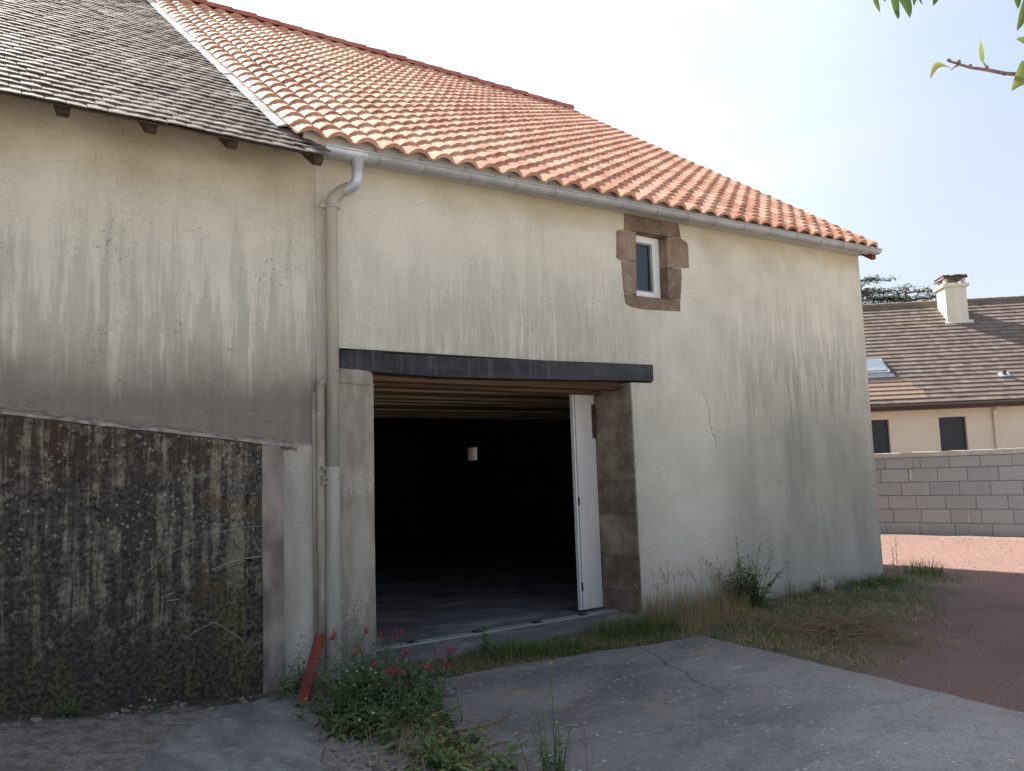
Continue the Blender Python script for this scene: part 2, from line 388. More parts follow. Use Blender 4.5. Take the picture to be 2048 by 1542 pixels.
M_PVC = simple('white_pvc', (.74, .75, .75), (.69, .69, .69), 2, rough=.35, bump=0, spec=.5)
M_DOOR = simple('white_door_panel', (.66, .645, .63), (.58, .565, .555), 6, (1, 1, .15), rough=.5, bump=.001, bscale=60)
M_DOOREDGE = simple('grey_door_edge', (.30, .32, .34), (.22, .23, .25), 6, rough=.5, bump=0)
M_BLACK = simple('black_plastic', (.02, .02, .022), (.03, .03, .03), 9, bump=0)
gl = NB('dark_glass', .06, .6); M_GLASS = gl.done((.014, .016, .02))
M_CURT = simple('pale_curtain', (.40, .44, .50), (.32, .36, .42), 5, bump=0)
fr = NB('frosted_pane', .6); fr.b.inputs['Transmission Weight'].default_value = .95; M_FROST = fr.done((.86, .85, .78))
M_INT = simple('dark_interior', (.05, .046, .042), (.035, .032, .03), 3, bump=.01)  # near black, the darkness of the unlit barn put into the colour
def m_floor():
    b = NB('garage_floor', .8, .25)
    n = b.noise(1.4, (1, 2.2, 1), 6, .6, .6)
    c = b.mix(b.rng(n, .45, .68), (.12, .12, .125), (.235, .235, .24))
    c = b.mix(b.m2('MULTIPLY', b.rng(b.noise(.9, detail=3), .58, .66), .7), c, (.05, .03, .025))
    return b.done(c, b.bump(b.noise(40), .003, .4))
M_FLOOR = m_floor()
M_BLOCK = None
def m_block():
    b = NB('concrete_block', .95, .1); r = b.attr()
    c = b.ramp(r, [(0, (.30, .32, .315)), (.5, (.335, .355, .35)), (1, (.365, .385, .375))])
    c = b.mix(b.m2('MULTIPLY', b.rng(b.noise(60, detail=4), .4, .62), .3), c, (.245, .255, .245))
    c = b.mix(b.m2('MULTIPLY', b.rng(b.noise(2.5, detail=3), .45, .65), .35), c, (.375, .38, .36))
    return b.done(c, b.bump(b.noise(75, detail=4), .008, .9))
M_BLOCK = m_block()
M_MORTAR = simple('pale_mortar', (.50, .48, .44), (.40, .38, .345), 9, bump=.008, bscale=50)
M_HOUSE = simple('cream_render', (.70, .63, .51), (.66, .59, .475), 1.5, bump=.004, bscale=60)
M_CHIM = simple('chimney_render', (.62, .59, .50), (.52, .50, .42), 3, (1, 1, .4), bump=.004)
M_BROWN = simple('brown_board', (.075, .045, .038), (.06, .038, .032), 5, rough=.5, bump=0)
M_SHUT = simple('dark_shutter', (.030, .034, .042), (.036, .04, .05), 5, rough=.45, bump=0)
M_REVEAL = simple('window_reveal', (.62, .58, .48), None, 5, bump=0)
def m_house_tile():
    b = NB('house_tile', .8, .2); r = b.attr(); x, y, z = b.xyz()
    c = b.ramp(r, [(0, (.105, .085, .072)), (.5, (.145, .118, .103)), (1, (.185, .155, .137))])
    c = b.mix(b.m2('MULTIPLY', b.rng(b.noise(.55, detail=4), .5, .7), .45), c, (.235, .195, .13))
    c = b.mix(b.m2('MULTIPLY', b.rng(b.noise(9, detail=3), .5, .7), .4), c, (.16, .115, .095))
    return b.done(c)
M_HTILE = m_house_tile()
M_HTILE2 = simple('newer_tile', (.24, .165, .125), (.20, .145, .112), 6, bump=0)
sg = NB('skylight_glass', .08, .8); M_SKYG = sg.done((.20, .25, .29))
M_RED = simple('red_painted_wood', (.23, .055, .035), (.16, .042, .028), 7, (1, 1, .3), bump=.004)
M_VERGE = simple('dark_red_verge', (.19, .03, .035), (.15, .028, .03), 5, bump=.001)
M_BARK = simple('grey_brown_bark', (.10, .075, .06), (.17, .13, .105), 9, (1, 1, .3), bump=.02, bscale=30)
M_TWIGBARK = simple('peach_twig_bark', (.13, .075, .075), (.20, .13, .115), 40, bump=.001)
M_TWIG = simple('dry_twig', (.15, .10, .065), (.24, .17, .11), 30, bump=0)
M_STICK = simple('grey_stick', (.22, .19, .155), (.13, .11, .09), 30, bump=0)
M_STICKB = simple('brown_stick', (.17, .075, .04), (.11, .055, .03), 30, bump=0)
M_PEBBLE = simple('pale_pebble', (.24, .215, .185), (.14, .125, .11), 30, bump=.002)
M_RUBBLE = simple('fieldstone', (.34, .31, .25), (.24, .215, .17), 9, bump=.01, bscale=40)

M_GREEN = leafmat('weed_leaf', [(0, (.055, .10, .034)), (.5, (.11, .175, .06)), (.85, (.16, .22, .08)), (1, (.22, .22, .09))])
M_BLUEGREEN = leafmat('valerian_leaf', [(0, (.055, .10, .05)), (.5, (.11, .18, .09)), (1, (.18, .25, .13))])
M_GRASS = leafmat('grass_blade', [(0, (.05, .09, .025)), (.45, (.095, .15, .042)), (.75, (.17, .19, .065)), (1, (.31, .25, .13))])
M_DRY = leafmat('dry_grass_blade', [(0, (.20, .145, .07)), (.5, (.31, .235, .125)), (1, (.42, .34, .20))], .25)
M_PEACH = leafmat('peach_leaf', [(0, (.07, .12, .03)), (.5, (.12, .18, .035)), (.8, (.24, .25, .06)), (1, (.33, .22, .10))], .3, .4)
M_PINK = leafmat('crimson_petal', [(0, (.30, .015, .055)), (.6, (.46, .03, .10)), (1, (.55, .10, .16))], .3)
M_YELLOW = leafmat('yellow_petal', [(0, (.55, .40, .02)), (1, (.68, .56, .06))], .2)
M_CREAM = leafmat('cream_petal', [(0, (.55, .52, .36)), (1, (.70, .68, .52))], .2)
M_NEEDLE = leafmat('cedar_needle', [(0, (.018, .036, .022)), (.6, (.035, .062, .034)), (1, (.065, .095, .05))], .15)
M_TREELEAF = leafmat('tree_leaf', [(0, (.02, .04, .015)), (1, (.06, .09, .03))], .25)

# ------------------------------------------------------------------ ground
def m_ground():
    b = NB('yard_ground', .97, .1); x, y, z = b.xyz()
    n1 = b.noise(1.2, detail=5, rough=.6); n2 = b.noise(9, detail=5, rough=.65); n3 = b.noise(60, detail=4, rough=.7)
    red = b.mix(b.rng(n3, .3, .7), (.125, .075, .064), (.235, .158, .138))
    red = b.mix(b.m2('MULTIPLY', b.rng(n1, .5, .7), .5), red, (.12, .092, .082))
    red = b.mix(b.m2('MULTIPLY', b.rng(n2, .58, .72), .55), red, (.30, .22, .175))
    soil = b.mix(b.rng(n3, .35, .7), (.085, .070, .052), (.20, .165, .125))
    soil = b.mix(b.m2('MULTIPLY', b.rng(n2, .5, .66), .6), soil, (.20, .165, .095))
    soil = b.mix(b.m2('MULTIPLY', b.rng(n1, .48, .62), .6), soil, (.115, .12, .055))
    old = b.mix(b.rng(n3, .35, .65), (.135, .128, .115), (.30, .285, .26))
    old = b.mix(b.rng(n2, .45, .6, 0, .6), old, (.10, .09, .078))
    # red gravel takes over to the right of the grassy strip along the barn
    s = b.m2('ADD', b.m2('ADD', b.m2('MULTIPLY', x, .42), b.m2('MULTIPLY', y, -1.0)), b.m2('MULTIPLY', b.m2('SUBTRACT', n1, .5), 2.6))
    fr_ = b.rng(s, 4.75, 5.55)
    fr_ = b.m2('MAXIMUM', fr_, b.rng(b.m2('ADD', x, n1), 11.4, 12.2))
    c = b.mix(fr_, soil, red)
    fl = b.rng(b.m2('ADD', x, b.m2('ADD', b.m2('MULTIPLY', y, .25), b.m2('MULTIPLY', b.m2('SUBTRACT', n2, .5), .5))), 2.1, 1.85)
    c = b.mix(fl, c, old)
    foot = b.m2('MULTIPLY', b.rng(b.m2('ADD', y, b.m2('MULTIPLY', b.m2('SUBTRACT', n2, .5), .4)), -.5, -.25), fl)
    c = b.mix(b.m2('MULTIPLY', foot, .8), c, (.04, .038, .022))
    # straw-coloured rubble along the block wall
    c = b.mix(b.m2('MULTIPLY', b.rng(b.m2('ADD', b.m2('MULTIPLY', n2, 1.3), b.m2('MULTIPLY', x, 1.0)), 15.1, 15.8), b.m2('MULTIPLY', b.rng(n3, .45, .6), .6)), c, (.34, .28, .20))
    c = b.mix(b.rng(b.m2('ADD', y, b.m2('MULTIPLY', b.m2('SUBTRACT', n1, .5), 2.0)), -5.0, -6.5), c, b.mix(b.rng(n3, .35, .65), (.40, .37, .33), (.54, .50, .44)))  # unseen yard behind the camera made paler to bounce sunlight onto the barn
    h = b.m2('ADD', b.m2('MULTIPLY', n3, .5), n2)
    return b.done(c, b.bump(h, .03, .8))
M_GROUND = m_ground()

def fine_axis(lo, hi, step, outs):
    a = list(np.arange(lo, hi + 1e-6, step))
    return sorted(set([-o for o in outs if -o < lo] + [round(float(t), 4) for t in a] + [o for o in outs if o > hi]))
xs = fine_axis(-3, 17, .16, [-900, -300, -100, -40, -15, -7, -4] and [900, 300, 100, 45, 30, 21, 18.5, 15, 7, 4.2])
ys = fine_axis(-8, 6, .16, [900, 300, 100, 45, 25, 14, 10, 8])
gv = [(x, y, ground_z(x, y)) for y in ys for x in xs]; nx = len(xs)
gf = [(j * nx + i, j * nx + i + 1, (j + 1) * nx + i + 1, (j + 1) * nx + i) for j in range(len(ys) - 1) for i in range(nx - 1)]
g = MB(); g.v = gv; g.f = gf; g.a = [0.5] * len(gf)
g.obj('ground', M_GROUND, None, True, kind='structure')

def inpoly(p, poly):
    x, y = p; r = False; n = len(poly); j = n - 1
    for i in range(n):
        if (poly[i][1] > y) != (poly[j][1] > y) and x < (poly[j][0] - poly[i][0]) * (y - poly[i][1]) / (poly[j][1] - poly[i][1]) + poly[i][0]: r = not r
        j = i
    return r

def rough_poly(poly, step=.09, amp=.02, seed=0):
    out = []; rr = random.Random(seed)
    for i in range(len(poly)):
        a, c = Vector(poly[i]), Vector(poly[(i + 1) % len(poly)]); n = max(1, int((c - a).length / step))
        for k in range(n):
            p = a.lerp(c, k / n); out.append((p.x + rr.uniform(-amp, amp), p.y + rr.uniform(-amp, amp)))
    return out

def slab(name, poly, top, mat, depth=.12, follow=False, step=.12, **kw):
    """a cast slab: dense top that can follow the ground, with real edges"""
    bm = bmesh.new()
    vs = [bm.verts.new((x, y, 0)) for x, y in poly]
    f = bm.faces.new(vs)
    bmesh.ops.triangulate(bm, faces=[f])
    if follow:
        for _ in range(3): bmesh.ops.subdivide_edges(bm, edges=[e for e in bm.edges if e.calc_length() > .35], cuts=1, use_grid_fill=False)
        bmesh.ops.triangulate(bm, faces=bm.faces[:])
    for v in bm.verts: v.co.z = (ground_z(v.co.x, v.co.y) if follow else 0) + top
    bmesh.ops.recalc_face_normals(bm, faces=bm.faces[:])
    if bm.faces[0].normal.z < 0: bmesh.ops.reverse_faces(bm, faces=bm.faces[:])
    bed = [e for e in bm.edges if e.is_boundary]
    r = bmesh.ops.extrude_edge_only(bm, edges=bed)
    for v in r['geom']:
        if isinstance(v, bmesh.types.BMVert): v.co.z -= depth
    bmesh.ops.recalc_face_normals(bm, faces=bm.faces[:])
    me = bpy.data.meshes.new(name); bm.to_mesh(me); bm.free(); me.materials.append(mat)
    return link(name, me, None, **kw)

def m_slab():
    b = NB('slab_concrete', .85, .25); x, y, z = b.xyz()
    n1 = b.noise(1.1, (1, 2.0, 1), 6, .62, .4); n2 = b.noise(7, (1, 1, 1), 5, .6); n3 = b.noise(70, detail=4, rough=.7)
    c = b.mix(b.rng(n1, .38, .64), (.125, .120, .118), (.195, .188, .183))
    c = b.mix(b.rng(b.m2('ADD', b.m2('SUBTRACT', b.m2('MULTIPLY', x, .35), b.m2('MULTIPLY', y, .35)), n1), 2.6, 3.7, 0, .8), c, (.36, .35, .345))
    c = b.mix(b.m2('MULTIPLY', b.rng(n2, .52, .68), .4), c, (.16, .155, .155))
    c = b.mix(b.rng(n3, .35, .65, .45, 0), c, (.045, .044, .045))
    c = b.mix(b.m2('MULTIPLY', b.rng(b.noise(22, (1, 1, 1), 5, .7), .5, .68), .4), c, (.30, .29, .28))
    # red dust blown on from the gravel, ochre patches
    e = b.m2('ADD', b.m2('ADD', x, b.m2('MULTIPLY', y, -.1)), b.m2('MULTIPLY', b.m2('SUBTRACT', n1, .5), 2.2))
    c = b.mix(b.m2('MULTIPLY', b.rng(e, 5.45, 6.05), .4), c, (.19, .13, .115))
    c = b.mix(b.m2('MULTIPLY', b.rng(b.noise(1.6, (1, 1.6, 1), 3), .63, .70), .55), c, (.24, .195, .125))
    # pale droppings and scrapes
    v = b.voro(11, k=(1, 1, 0)); sp = b.m2('MULTIPLY', b.rng(b.m2('ADD', v, b.m2('MULTIPLY', n3, .16)), .25, .17), b.rng(b.noise(1.3, detail=3), .42, .54))
    c = b.mix(b.m2('MULTIPLY', sp, .7), c, (.48, .48, .48))
    scr = b.m2('MULTIPLY', b.rng(b.noise(5, (.35, 3.2, 1), 4, .6, .5), .60, .70), b.rng(n1, .42, .55))
    c = b.mix(b.m2('MULTIPLY', scr, .5), c, (.34, .34, .35))
    # two cracks
    wob = b.m2('MULTIPLY', b.m2('SUBTRACT', b.noise(4, detail=6, rough=.7), .5), .75)
    d = b.m2('ABSOLUTE', b.m2('ADD', b.m2('SUBTRACT', b.m2('ADD', y, 1.19), b.m2('MULTIPLY', b.m2('SUBTRACT', x, 5.02), 2.4)), wob))
    ck = b.m2('MULTIPLY', b.rng(d, .022, .006), b.m2('MULTIPLY', b.rng(y, -.95, -1.15), b.rng(y, -2.5, -2.2)))
    c = b.mix(b.m2('MULTIPLY', ck, .55), c, (.015, .014, .013))
    nm = b.bump(b.m2('SUBTRACT', b.m2('ADD', n3, n2), b.m2('MULTIPLY', ck, 2)), .006, .8)
    return b.done(c, nm)
M_SLAB = m_slab()
SLAB = [(5.87, -.97), (5.23, -.95), (4.78, -.84), (3.95, -.76), (3.14, -.74), (2.95, -1.2), (2.55, -2.2), (2.2, -2.9), (1.6, -4.2), (1.2, -7), (.9, -12), (4.6, -12), (5.5, -3.95)]
slab('concrete_slab', rough_poly(SLAB, .12, .016, 3), .035, M_SLAB, kind='structure')
def m_apron():
    b = NB('apron_concrete', .9, .2)
    n1 = b.noise(1.8, (2.4, 1, 1), 6, .62, .3); n3 = b.noise(65, detail=4, rough=.7)
    c = b.mix(b.rng(n1, .35, .65), (.15, .15, .15), (.26, .262, .262))
    c = b.mix(b.rng(n3, .4, .65, .35, 0), c, (.06, .06, .06))
    c = b.mix(b.m2('MULTIPLY', b.rng(b.noise(6, detail=4), .58, .7), .5), c, (.32, .32, .32))
    return b.done(c, b.bump(b.noise(30, detail=5), .01, .8))
slab('concrete_apron', rough_poly([(1.98, -.33), (2.2, -.45), (2.16, -.9), (2.0, -1.4), (1.78, -2.0), (1.1, -3.6), (.1, -3.6), (.75, -2.0), (1.02, -1.36), (1.42, -.8), (1.66, -.52)], .07, .018, 5), .014, m_apron(), follow=True, kind='structure')

# ------------------------------------------------------------------ barn
barn = thing('barn', 'rendered stone barn with orange tiled roof and wide open garage doorway', 'barn', (6.5, 0, 0))
X0, X1, DEP = 2.55, 10.54, 12.4

def wall_cells(mb, xs, zs, holes, y0, y1):
    def out(i, j):
        if i < 0 or j < 0 or i >= len(xs) - 1 or j >= len(zs) - 1: return True
        cx, cz = (xs[i] + xs[i + 1]) / 2, (zs[j] + zs[j + 1]) / 2
        return any(a < cx < b and c < cz < d for a, b, c, d in holes)
    for i in range(len(xs) - 1):
        for j in range(len(zs) - 1):
            if out(i, j): continue
            a, b, c, d = xs[i], xs[i + 1], zs[j], zs[j + 1]
            mb.add([(a, y0, c), (b, y0, c), (b, y0, d), (a, y0, d)], [(0, 1, 2, 3)])
            mb.add([(a, y1, c), (b, y1, c), (b, y1, d), (a, y1, d)], [(3, 2, 1, 0)])
            if out(i - 1, j): mb.add([(a, y0, c), (a, y0, d), (a, y1, d), (a, y1, c)], [(0, 1, 2, 3)])
            if out(i + 1, j): mb.add([(b, y0, c), (b, y1, c), (b, y1, d), (b, y0, d)], [(0, 1, 2, 3)])
            if out(i, j - 1): mb.add([(a, y0, c), (a, y1, c), (b, y1, c), (b, y0, c)], [(0, 1, 2, 3)])
            if out(i, j + 1): mb.add([(a, y0, d), (b, y0, d), (b, y1, d), (a, y1, d)], [(0, 1, 2, 3)])

def welded(mb, name, mat, parent, bevel_x=None, **kw):
    me = mb.mesh(name, mat); bm = bmesh.new(); bm.from_mesh(me)
    bmesh.ops.remove_doubles(bm, verts=bm.verts[:], dist=1e-4)
    bmesh.ops.recalc_face_normals(bm, faces=bm.faces[:])
    if bevel_x:
        es = [e for e in bm.edges if all(abs(v.co.x - bevel_x) < 1e-4 and abs(v.co.y) < 1e-4 for v in e.verts)]
        bmesh.ops.bevel(bm, geom=es, offset=.07, segments=4, affect='EDGES', profile=.5)
    bm.to_mesh(me); bm.free()
    return link(name, me, parent, **kw)

mb = MB()
DX0, DX1, DZ = 3.03, 6.07, 2.52
wall_cells(mb, [X0, 2.745, DX0, 6.07, 6.15, 6.38, 6.80, X1], [-.4, -.02, DZ, 2.70, 3.42, 4.25, 4.52],
           [(DX0, 6.07, -.02, DZ), (2.745, 6.38, DZ, 2.70), (6.15, 6.80, 3.42, 4.25)], 0.0, .58)
welded(mb, 'front_wall', M_BARN, barn, bevel_x=X1)
# gable wall with a small window, rear wall, partition, inner ceiling
mb = MB()
mb.box(X1 - .5, X1, .58, 9.40, -.4, 4.55); mb.box(X1 - .5, X1, 9.97, DEP, -.4, 4.55)
mb.box(X1 - .5, X1, 9.40, 9.97, -.4, 1.88); mb.box(X1 - .5, X1, 9.40, 9.97, 2.24, 4.55)
mb.add([(X1 - .5, 0, 4.55), (X1 - .5, DEP, 4.55), (X1 - .5, 6.2, 8.95), (X1, 0, 4.55), (X1, DEP, 4.55), (X1, 6.2, 8.95)], [(0, 2, 1), (3, 4, 5), (0, 1, 4, 3), (1, 2, 5, 4), (2, 0, 3, 5)])
mb.obj('gable_wall', M_BARN, barn)
mb = MB(); mb.box(X0, X1 - .5, DEP - .5, DEP, -.4, 4.55); mb.obj('rear_wall', M_BARN, barn)
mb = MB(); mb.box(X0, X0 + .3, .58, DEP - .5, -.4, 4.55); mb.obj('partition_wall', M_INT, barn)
mb = MB(); mb.box(X0 + .3, X1 - .5, DEP - .53, DEP - .502, .08, 2.6); mb.box(X1 - .53, X1 - .502, .58, 9.40, .08, 2.6); mb.box(X1 - .53, X1 - .502, 9.40, 9.97, .08, 1.88); mb.box(X1 - .53, X1 - .502, 9.40, 9.97, 2.24, 2.6); mb.box(X1 - .53, X1 - .502, 9.97, DEP - .535, .08, 2.6); mb.obj('dark_wall_cover', M_INT, barn)  # near-black sheets added over the plaster to keep the interior dark
mb = MB(); mb.box(X1 - .475, X1 - .46, 9.40, 9.97, 1.88, 2.24); gwin = mb.obj('gable_window', M_FROST, barn)
mb = MB()
for y0, y1, z0, z1 in ((9.40, 9.43, 1.88, 2.24), (9.91, 9.97, 1.88, 2.24), (9.43, 9.91, 1.88, 1.91), (9.43, 9.91, 2.21, 2.24)):
    mb.box(X1 - .49, X1 - .45, y0, y1, z0, z1)
mb.obj('window_frame', M_DKWOOD, gwin)
mb = MB(); mb.box(X0 + .3, X1 - .5, .30, DEP - .5, -.2, .08); mb.box(DX0 + .0, DX1, -.06, .30, -.2, .078); mb.obj('floor', M_FLOOR, barn)
mb = MB(); mb.box(DX0, DX1 + .3, .34, .46, .081, .093); sill = mb.obj('threshold_rail', M_ZINC, barn)
for xx in (3.55, 4.25, 4.95, 5.55):
    mb = MB(); mb.box(xx, xx + .08, .36, .44, .0935, .104); mb.obj('rail_stop', M_BLACK, sill)
# ceiling of old boards on joists, running along the barn
yy = .62; k = 0
while yy < 6.5:
    wd = random.uniform(.16, .24); dz = random.choice((0, .0, .05, .06, .015))
    mb = MB(); mb.box(X0 + .3, X1 - .5, yy, yy + wd - .012, 2.60 + dz, 2.64 + dz, random.random(), j=.004)
    mb.obj('ceiling_board', M_OLDWOOD, barn); yy += wd; k += 1
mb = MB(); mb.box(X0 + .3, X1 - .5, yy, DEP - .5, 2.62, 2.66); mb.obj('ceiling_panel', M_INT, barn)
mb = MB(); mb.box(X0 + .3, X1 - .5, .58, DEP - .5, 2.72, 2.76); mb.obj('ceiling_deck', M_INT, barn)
# lintels: the tarred beam in front and rough timbers behind it
mb = MB()
top = [(2.745, 2.678), (2.843, 2.683), (2.95, 2.690), (3.115, 2.694), (3.15, 2.671), (3.988, 2.676), (4.6, 2.687), (5.137, 2.699), (5.8, 2.711), (6.376, 2.718)]
bot = [(6.372, 2.543), (5.9, 2.533), (5.177, 2.513), (4.4, 2.497), (3.774, 2.486), (3.3, 2.498), (3.005, 2.509), (2.745, 2.527)]
mb.prism_y(top + bot, -.03, .16); welded(mb, 'lintel_beam', M_BEAM, barn)
for y0, y1, z0, z1 in ((.165, .33, 2.455, 2.66), (.335, .47, 2.475, 2.67), (.475, .575, 2.44, 2.60)):
    mb = MB(); mb.box(DX0 - .1, DX1 + .2, y0, y1, z0, z1, j=.008); mb.obj('inner_lintel', M_LINTEL, barn)
# pier left of the doorway with its rounded head
mb = MB(); hd = [(3.022, .0), (3.024, 1.2), (3.035, 2.38), (3.04, 2.395), (3.03, 2.41), (3.034, 2.46), (3.02, 2.492), (2.985, 2.507), (2.9, 2.513), (2.685, 2.523), (2.685, .0)]
mb.prism_y([(x, z - (.05 if z == 0 else 0)) for x, z in hd], -.045, .10); pier = welded(mb, 'pier', M_PIER, barn)
mb = MB(); mb.tube([(2.69, -.048, 2.397), (2.8, -.05, 2.401), (2.9, -.052, 2.392), (3.03, -.049, 2.394)], .008, 6); mb.obj('drip_bead', M_PIER, pier)
mb = MB(); mb.box(3.0, 3.026, .105, .58, -.02, 2.47); mb.obj('inner_reveal', M_PIER, barn)
# right jamb in dressed stones
zj = [-.05, .30, .68, 1.11, 1.48, 1.90, 2.27, 2.505]
for a, c in zip(zj[:-1], zj[1:]):
    q = random.uniform(-.006, .006)
    mb = MB(); mb.box(6.055 + q, 6.075, .004, .60, a + .004, c - .004, random.random(), j=.003); mb.obj('jamb_stone', M_JAMB, barn)
mb = MB(); mb.box(6.068, 6.10, .02, .56, -.05, 2.50); mb.obj('jamb_mortar', M_PIER, barn)

# sliding door leaf folded back at the right
door = thing('garage_door', 'white sectional door leaf slid open behind the right stone jamb', 'door', (5.88, .6, .09))
mb = MB(); mb.box(5.775, 6.05, .605, .645, .10, 2.485); pan = mb.obj('door_panel', M_DOOR, door)
mb = MB(); mb.box(5.735, 5.752, .60, .65, .10, 2.50); mb.obj('edge_rail', M_PVC, door)
mb = MB(); mb.box(5.753, 5.774, .615, .65, .10, 2.49); mb.obj('rubber_seal', M_DOOREDGE, door)
for zz in (1.22, .30):
    mb = MB(); mb.box(5.755, 5.775, .595, .614, zz, zz + .09); mb.obj('hinge', M_BLACK, door)
mb = MB(); mb.box(6.005, 6.045, .58, .604, 1.95, 2.33); mb.obj('latch_plate', M_DKWOOD, door)

# ------------------------------------------------------------------ small window
def bev_stone(poly, y0, y1, name, mat, parent):
    mb = MB(); mb.prism_y(poly, y0, y1, random.random()); me = mb.mesh(name, mat); bm = bmesh.new(); bm.from_mesh(me)
    fe = [e for e in bm.edges if all(abs(v.co.y - y0) < 1e-5 for v in e.verts)]
    bmesh.ops.bevel(bm, geom=fe, offset=.005, segments=1, affect='EDGES')
    bm.to_mesh(me); bm.free(); return link(name, me, parent)
for nm, poly in (('lintel_stone', [(6.095, 4.404), (6.48, 4.408), (6.867, 4.416), (6.916, 4.388), (6.937, 4.308), (6.947, 4.226), (6.715, 4.211), (6.249, 4.206), (6.072, 4.196)]),
                 ('window_stone', [(5.963, 4.170), (6.02, 4.188), (6.246, 4.200), (6.226, 3.873), (6.01, 3.842), (5.944, 3.87)]),
                 ('window_stone', [(6.013, 3.834), (6.225, 3.867), (6.206, 3.484), (6.029, 3.494), (6.019, 3.581)]),
                 ('window_stone', [(6.716, 4.203), (6.947, 4.219), (7.035, 4.188), (7.062, 4.15), (7.054, 3.885), (6.702, 3.850)]),
                 ('window_stone', [(6.699, 3.842), (6.925, 3.862), (6.924, 3.756), (6.886, 3.499), (6.694, 3.486)]),
                 ('sill_stone', [(6.029, 3.485), (6.208, 3.477), (6.599, 3.478), (6.878, 3.490), (6.87, 3.360), (6.303, 3.334), (6.12, 3.348), (6.047, 3.372)])):
    bev_stone(poly, -.014, .20, nm, M_STONE, barn)
mb = MB()
for a, c, d, e in ((6.20, 6.72, 3.44, 3.475), (6.20, 6.72, 3.495, 3.56), (6.20, 6.72, 4.135, 4.21)):
    pass
mb.box(6.60, 6.705, .115, .19, 3.482, 4.206); mb.box(6.19, 6.60, .115, .19, 3.482, 3.565); mb.box(6.19, 6.60, .115, .19, 4.135, 4.206); mb.box(6.19, 6.265, .115, .19, 3.565, 4.135)
win = mb.obj('window', M_PVC, barn)
mb = MB(); mb.box(6.578, 6.598, .125, .18, 3.567, 4.133); mb.box(6.267, 6.578, .125, .18, 3.567, 3.585); mb.box(6.267, 6.578, .125, .18, 4.115, 4.133); mb.obj('sash', M_DOOREDGE, win)
mb = MB(); mb.box(6.267, 6.578, .150, .156, 3.586, 4.114); mb.obj('pane', M_GLASS, win)
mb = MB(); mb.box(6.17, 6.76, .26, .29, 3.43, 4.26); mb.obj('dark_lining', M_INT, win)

# ------------------------------------------------------------------ orange roof
NCOL, PITCH, XC = 33, .2485, 2.392
EY, RY, RZ = -.32, 6.2, 9.02
def eave_z(x): return 4.375 + .0128 * (x - 2.4)
def roof_pt(x, s, L=7.95):
    t = s / L; return Vector((x, EY + (RY - EY) * t, eave_z(x) + (RZ - eave_z(x)) * t))
def roof_mat(x, s):
    y = (roof_pt(x, 1) - roof_pt(x, 0)).normalized(); xa = Vector((1, 0, .0128 * (1 - s / 7.95))).normalized()
    n = xa.cross(y).normalized(); y = n.cross(xa); p = roof_pt(x, s)
    return Matrix(((xa.x, y.x, n.x, p.x), (xa.y, y.y, n.y, p.y), (xa.z, y.z, n.z, p.z), (0, 0, 0, 1)))

def tile_arrays(seed):
    rr = random.Random(seed); L = .30; hw = .1225; aw = .108; hh = .047; th = .016
    px = [-hw, -aw * .98, -aw * .80, -aw * .45, 0, aw * .45, aw * .80, aw * .98, hw]
    def prof(tw):
        return [(x * tw if abs(x) < aw else x, hh * max(0, 1 - (abs(x) / aw) ** 2.0) ** .85 if abs(x) < aw else 0) for x in px]
    f0, b0 = prof(1.0), prof(.93); n = len(px)
    lift = .020 + rr.uniform(0, .004)
    lf = [.006 + (lift + .004) * (z / hh) ** .7 for x, z in f0]
    topv = [(x, 0, z + l_) for (x, z), l_ in zip(f0, lf)] + [(x, L, z + .001) for x, z in b0]
    inn = [(x * (1 - .10 * (z > .004)), .002, z - .007) for (x, z), l_ in zip(f0, lf)]
    inb = [(x * (1 - .10 * (z > .004)), L, z + .001 - th) for x, z in b0]
    V = topv + inn + inb + [topv[i] for i in range(n)] + inn
    F = [(i, i + 1, n + i + 1, n + i) for i in range(n - 1)]
    F += [(2 * n + i + 1, 2 * n + i, 3 * n + i, 3 * n + i + 1) for i in range(n - 1)]
    F += [(4 * n + i + 1, 4 * n + i, 5 * n + i, 5 * n + i + 1) for i in range(n - 1)]
    return V, F
def smooth_mesh(V, F, name, mat, rnd):
    m_ = MB(); m_.add(V, F, rnd); return m_.mesh(name, mat, True)
TV = [tile_arrays(i) for i in range(4)]
TM = [[smooth_mesh(*TV[i], 'roof_tile', M_TILE, r) for r in (0, .2, .4, .6, .8, 1)] for i in range(4)]

mb = MB()
def slope_slab(mb, xa, xb, f, t):
    P = [f(xa, 0), f(xb, 0), f(xb, 1), f(xa, 1)]; mb.add(P + [p - Vector((0, 0, t)) for p in P], [(0, 1, 2, 3), (7, 6, 5, 4), (0, 4, 5, 1), (1, 5, 6, 2), (2, 6, 7, 3), (3, 7, 4, 0)])
slope_slab(mb, 2.30, 10.46, lambda x, t: roof_pt(x, .16 + t * 7.77) - Vector((0, 0, .018)), .06)
slope_slab(mb, 10.46, 2.30, lambda x, t: Vector((x, 12.72 - t * 6.51, 4.40 + t * 4.60)), .07)
roof = mb.obj('roof', M_DKWOOD, barn)
ROWS = 35; RP = 7.90 / ROWS
cand = []
for j in range(ROWS):
    for i in range(NCOL):
        x = XC + PITCH * i + random.uniform(-.004, .004); s = j * RP + random.uniform(-.006, .006)
        M = roof_mat(x, s); p = M.translation
        d = (p - cam_o.matrix_world.translation).length
        u = p - cam_o.matrix_world.translation
        px = c_right.dot(u) / c_fwd.dot(u); py = c_up.dot(u) / c_fwd.dot(u)
        vis = py < .47
        M = M @ Matrix.Rotation(random.gauss(0, .006), 4, 'Z') @ Matrix.Rotation(random.gauss(0, .006), 4, 'X')
        cand.append((d if vis else 99, M, random.randrange(4), random.randrange(6)))
cand.sort(key=lambda t: t[0])
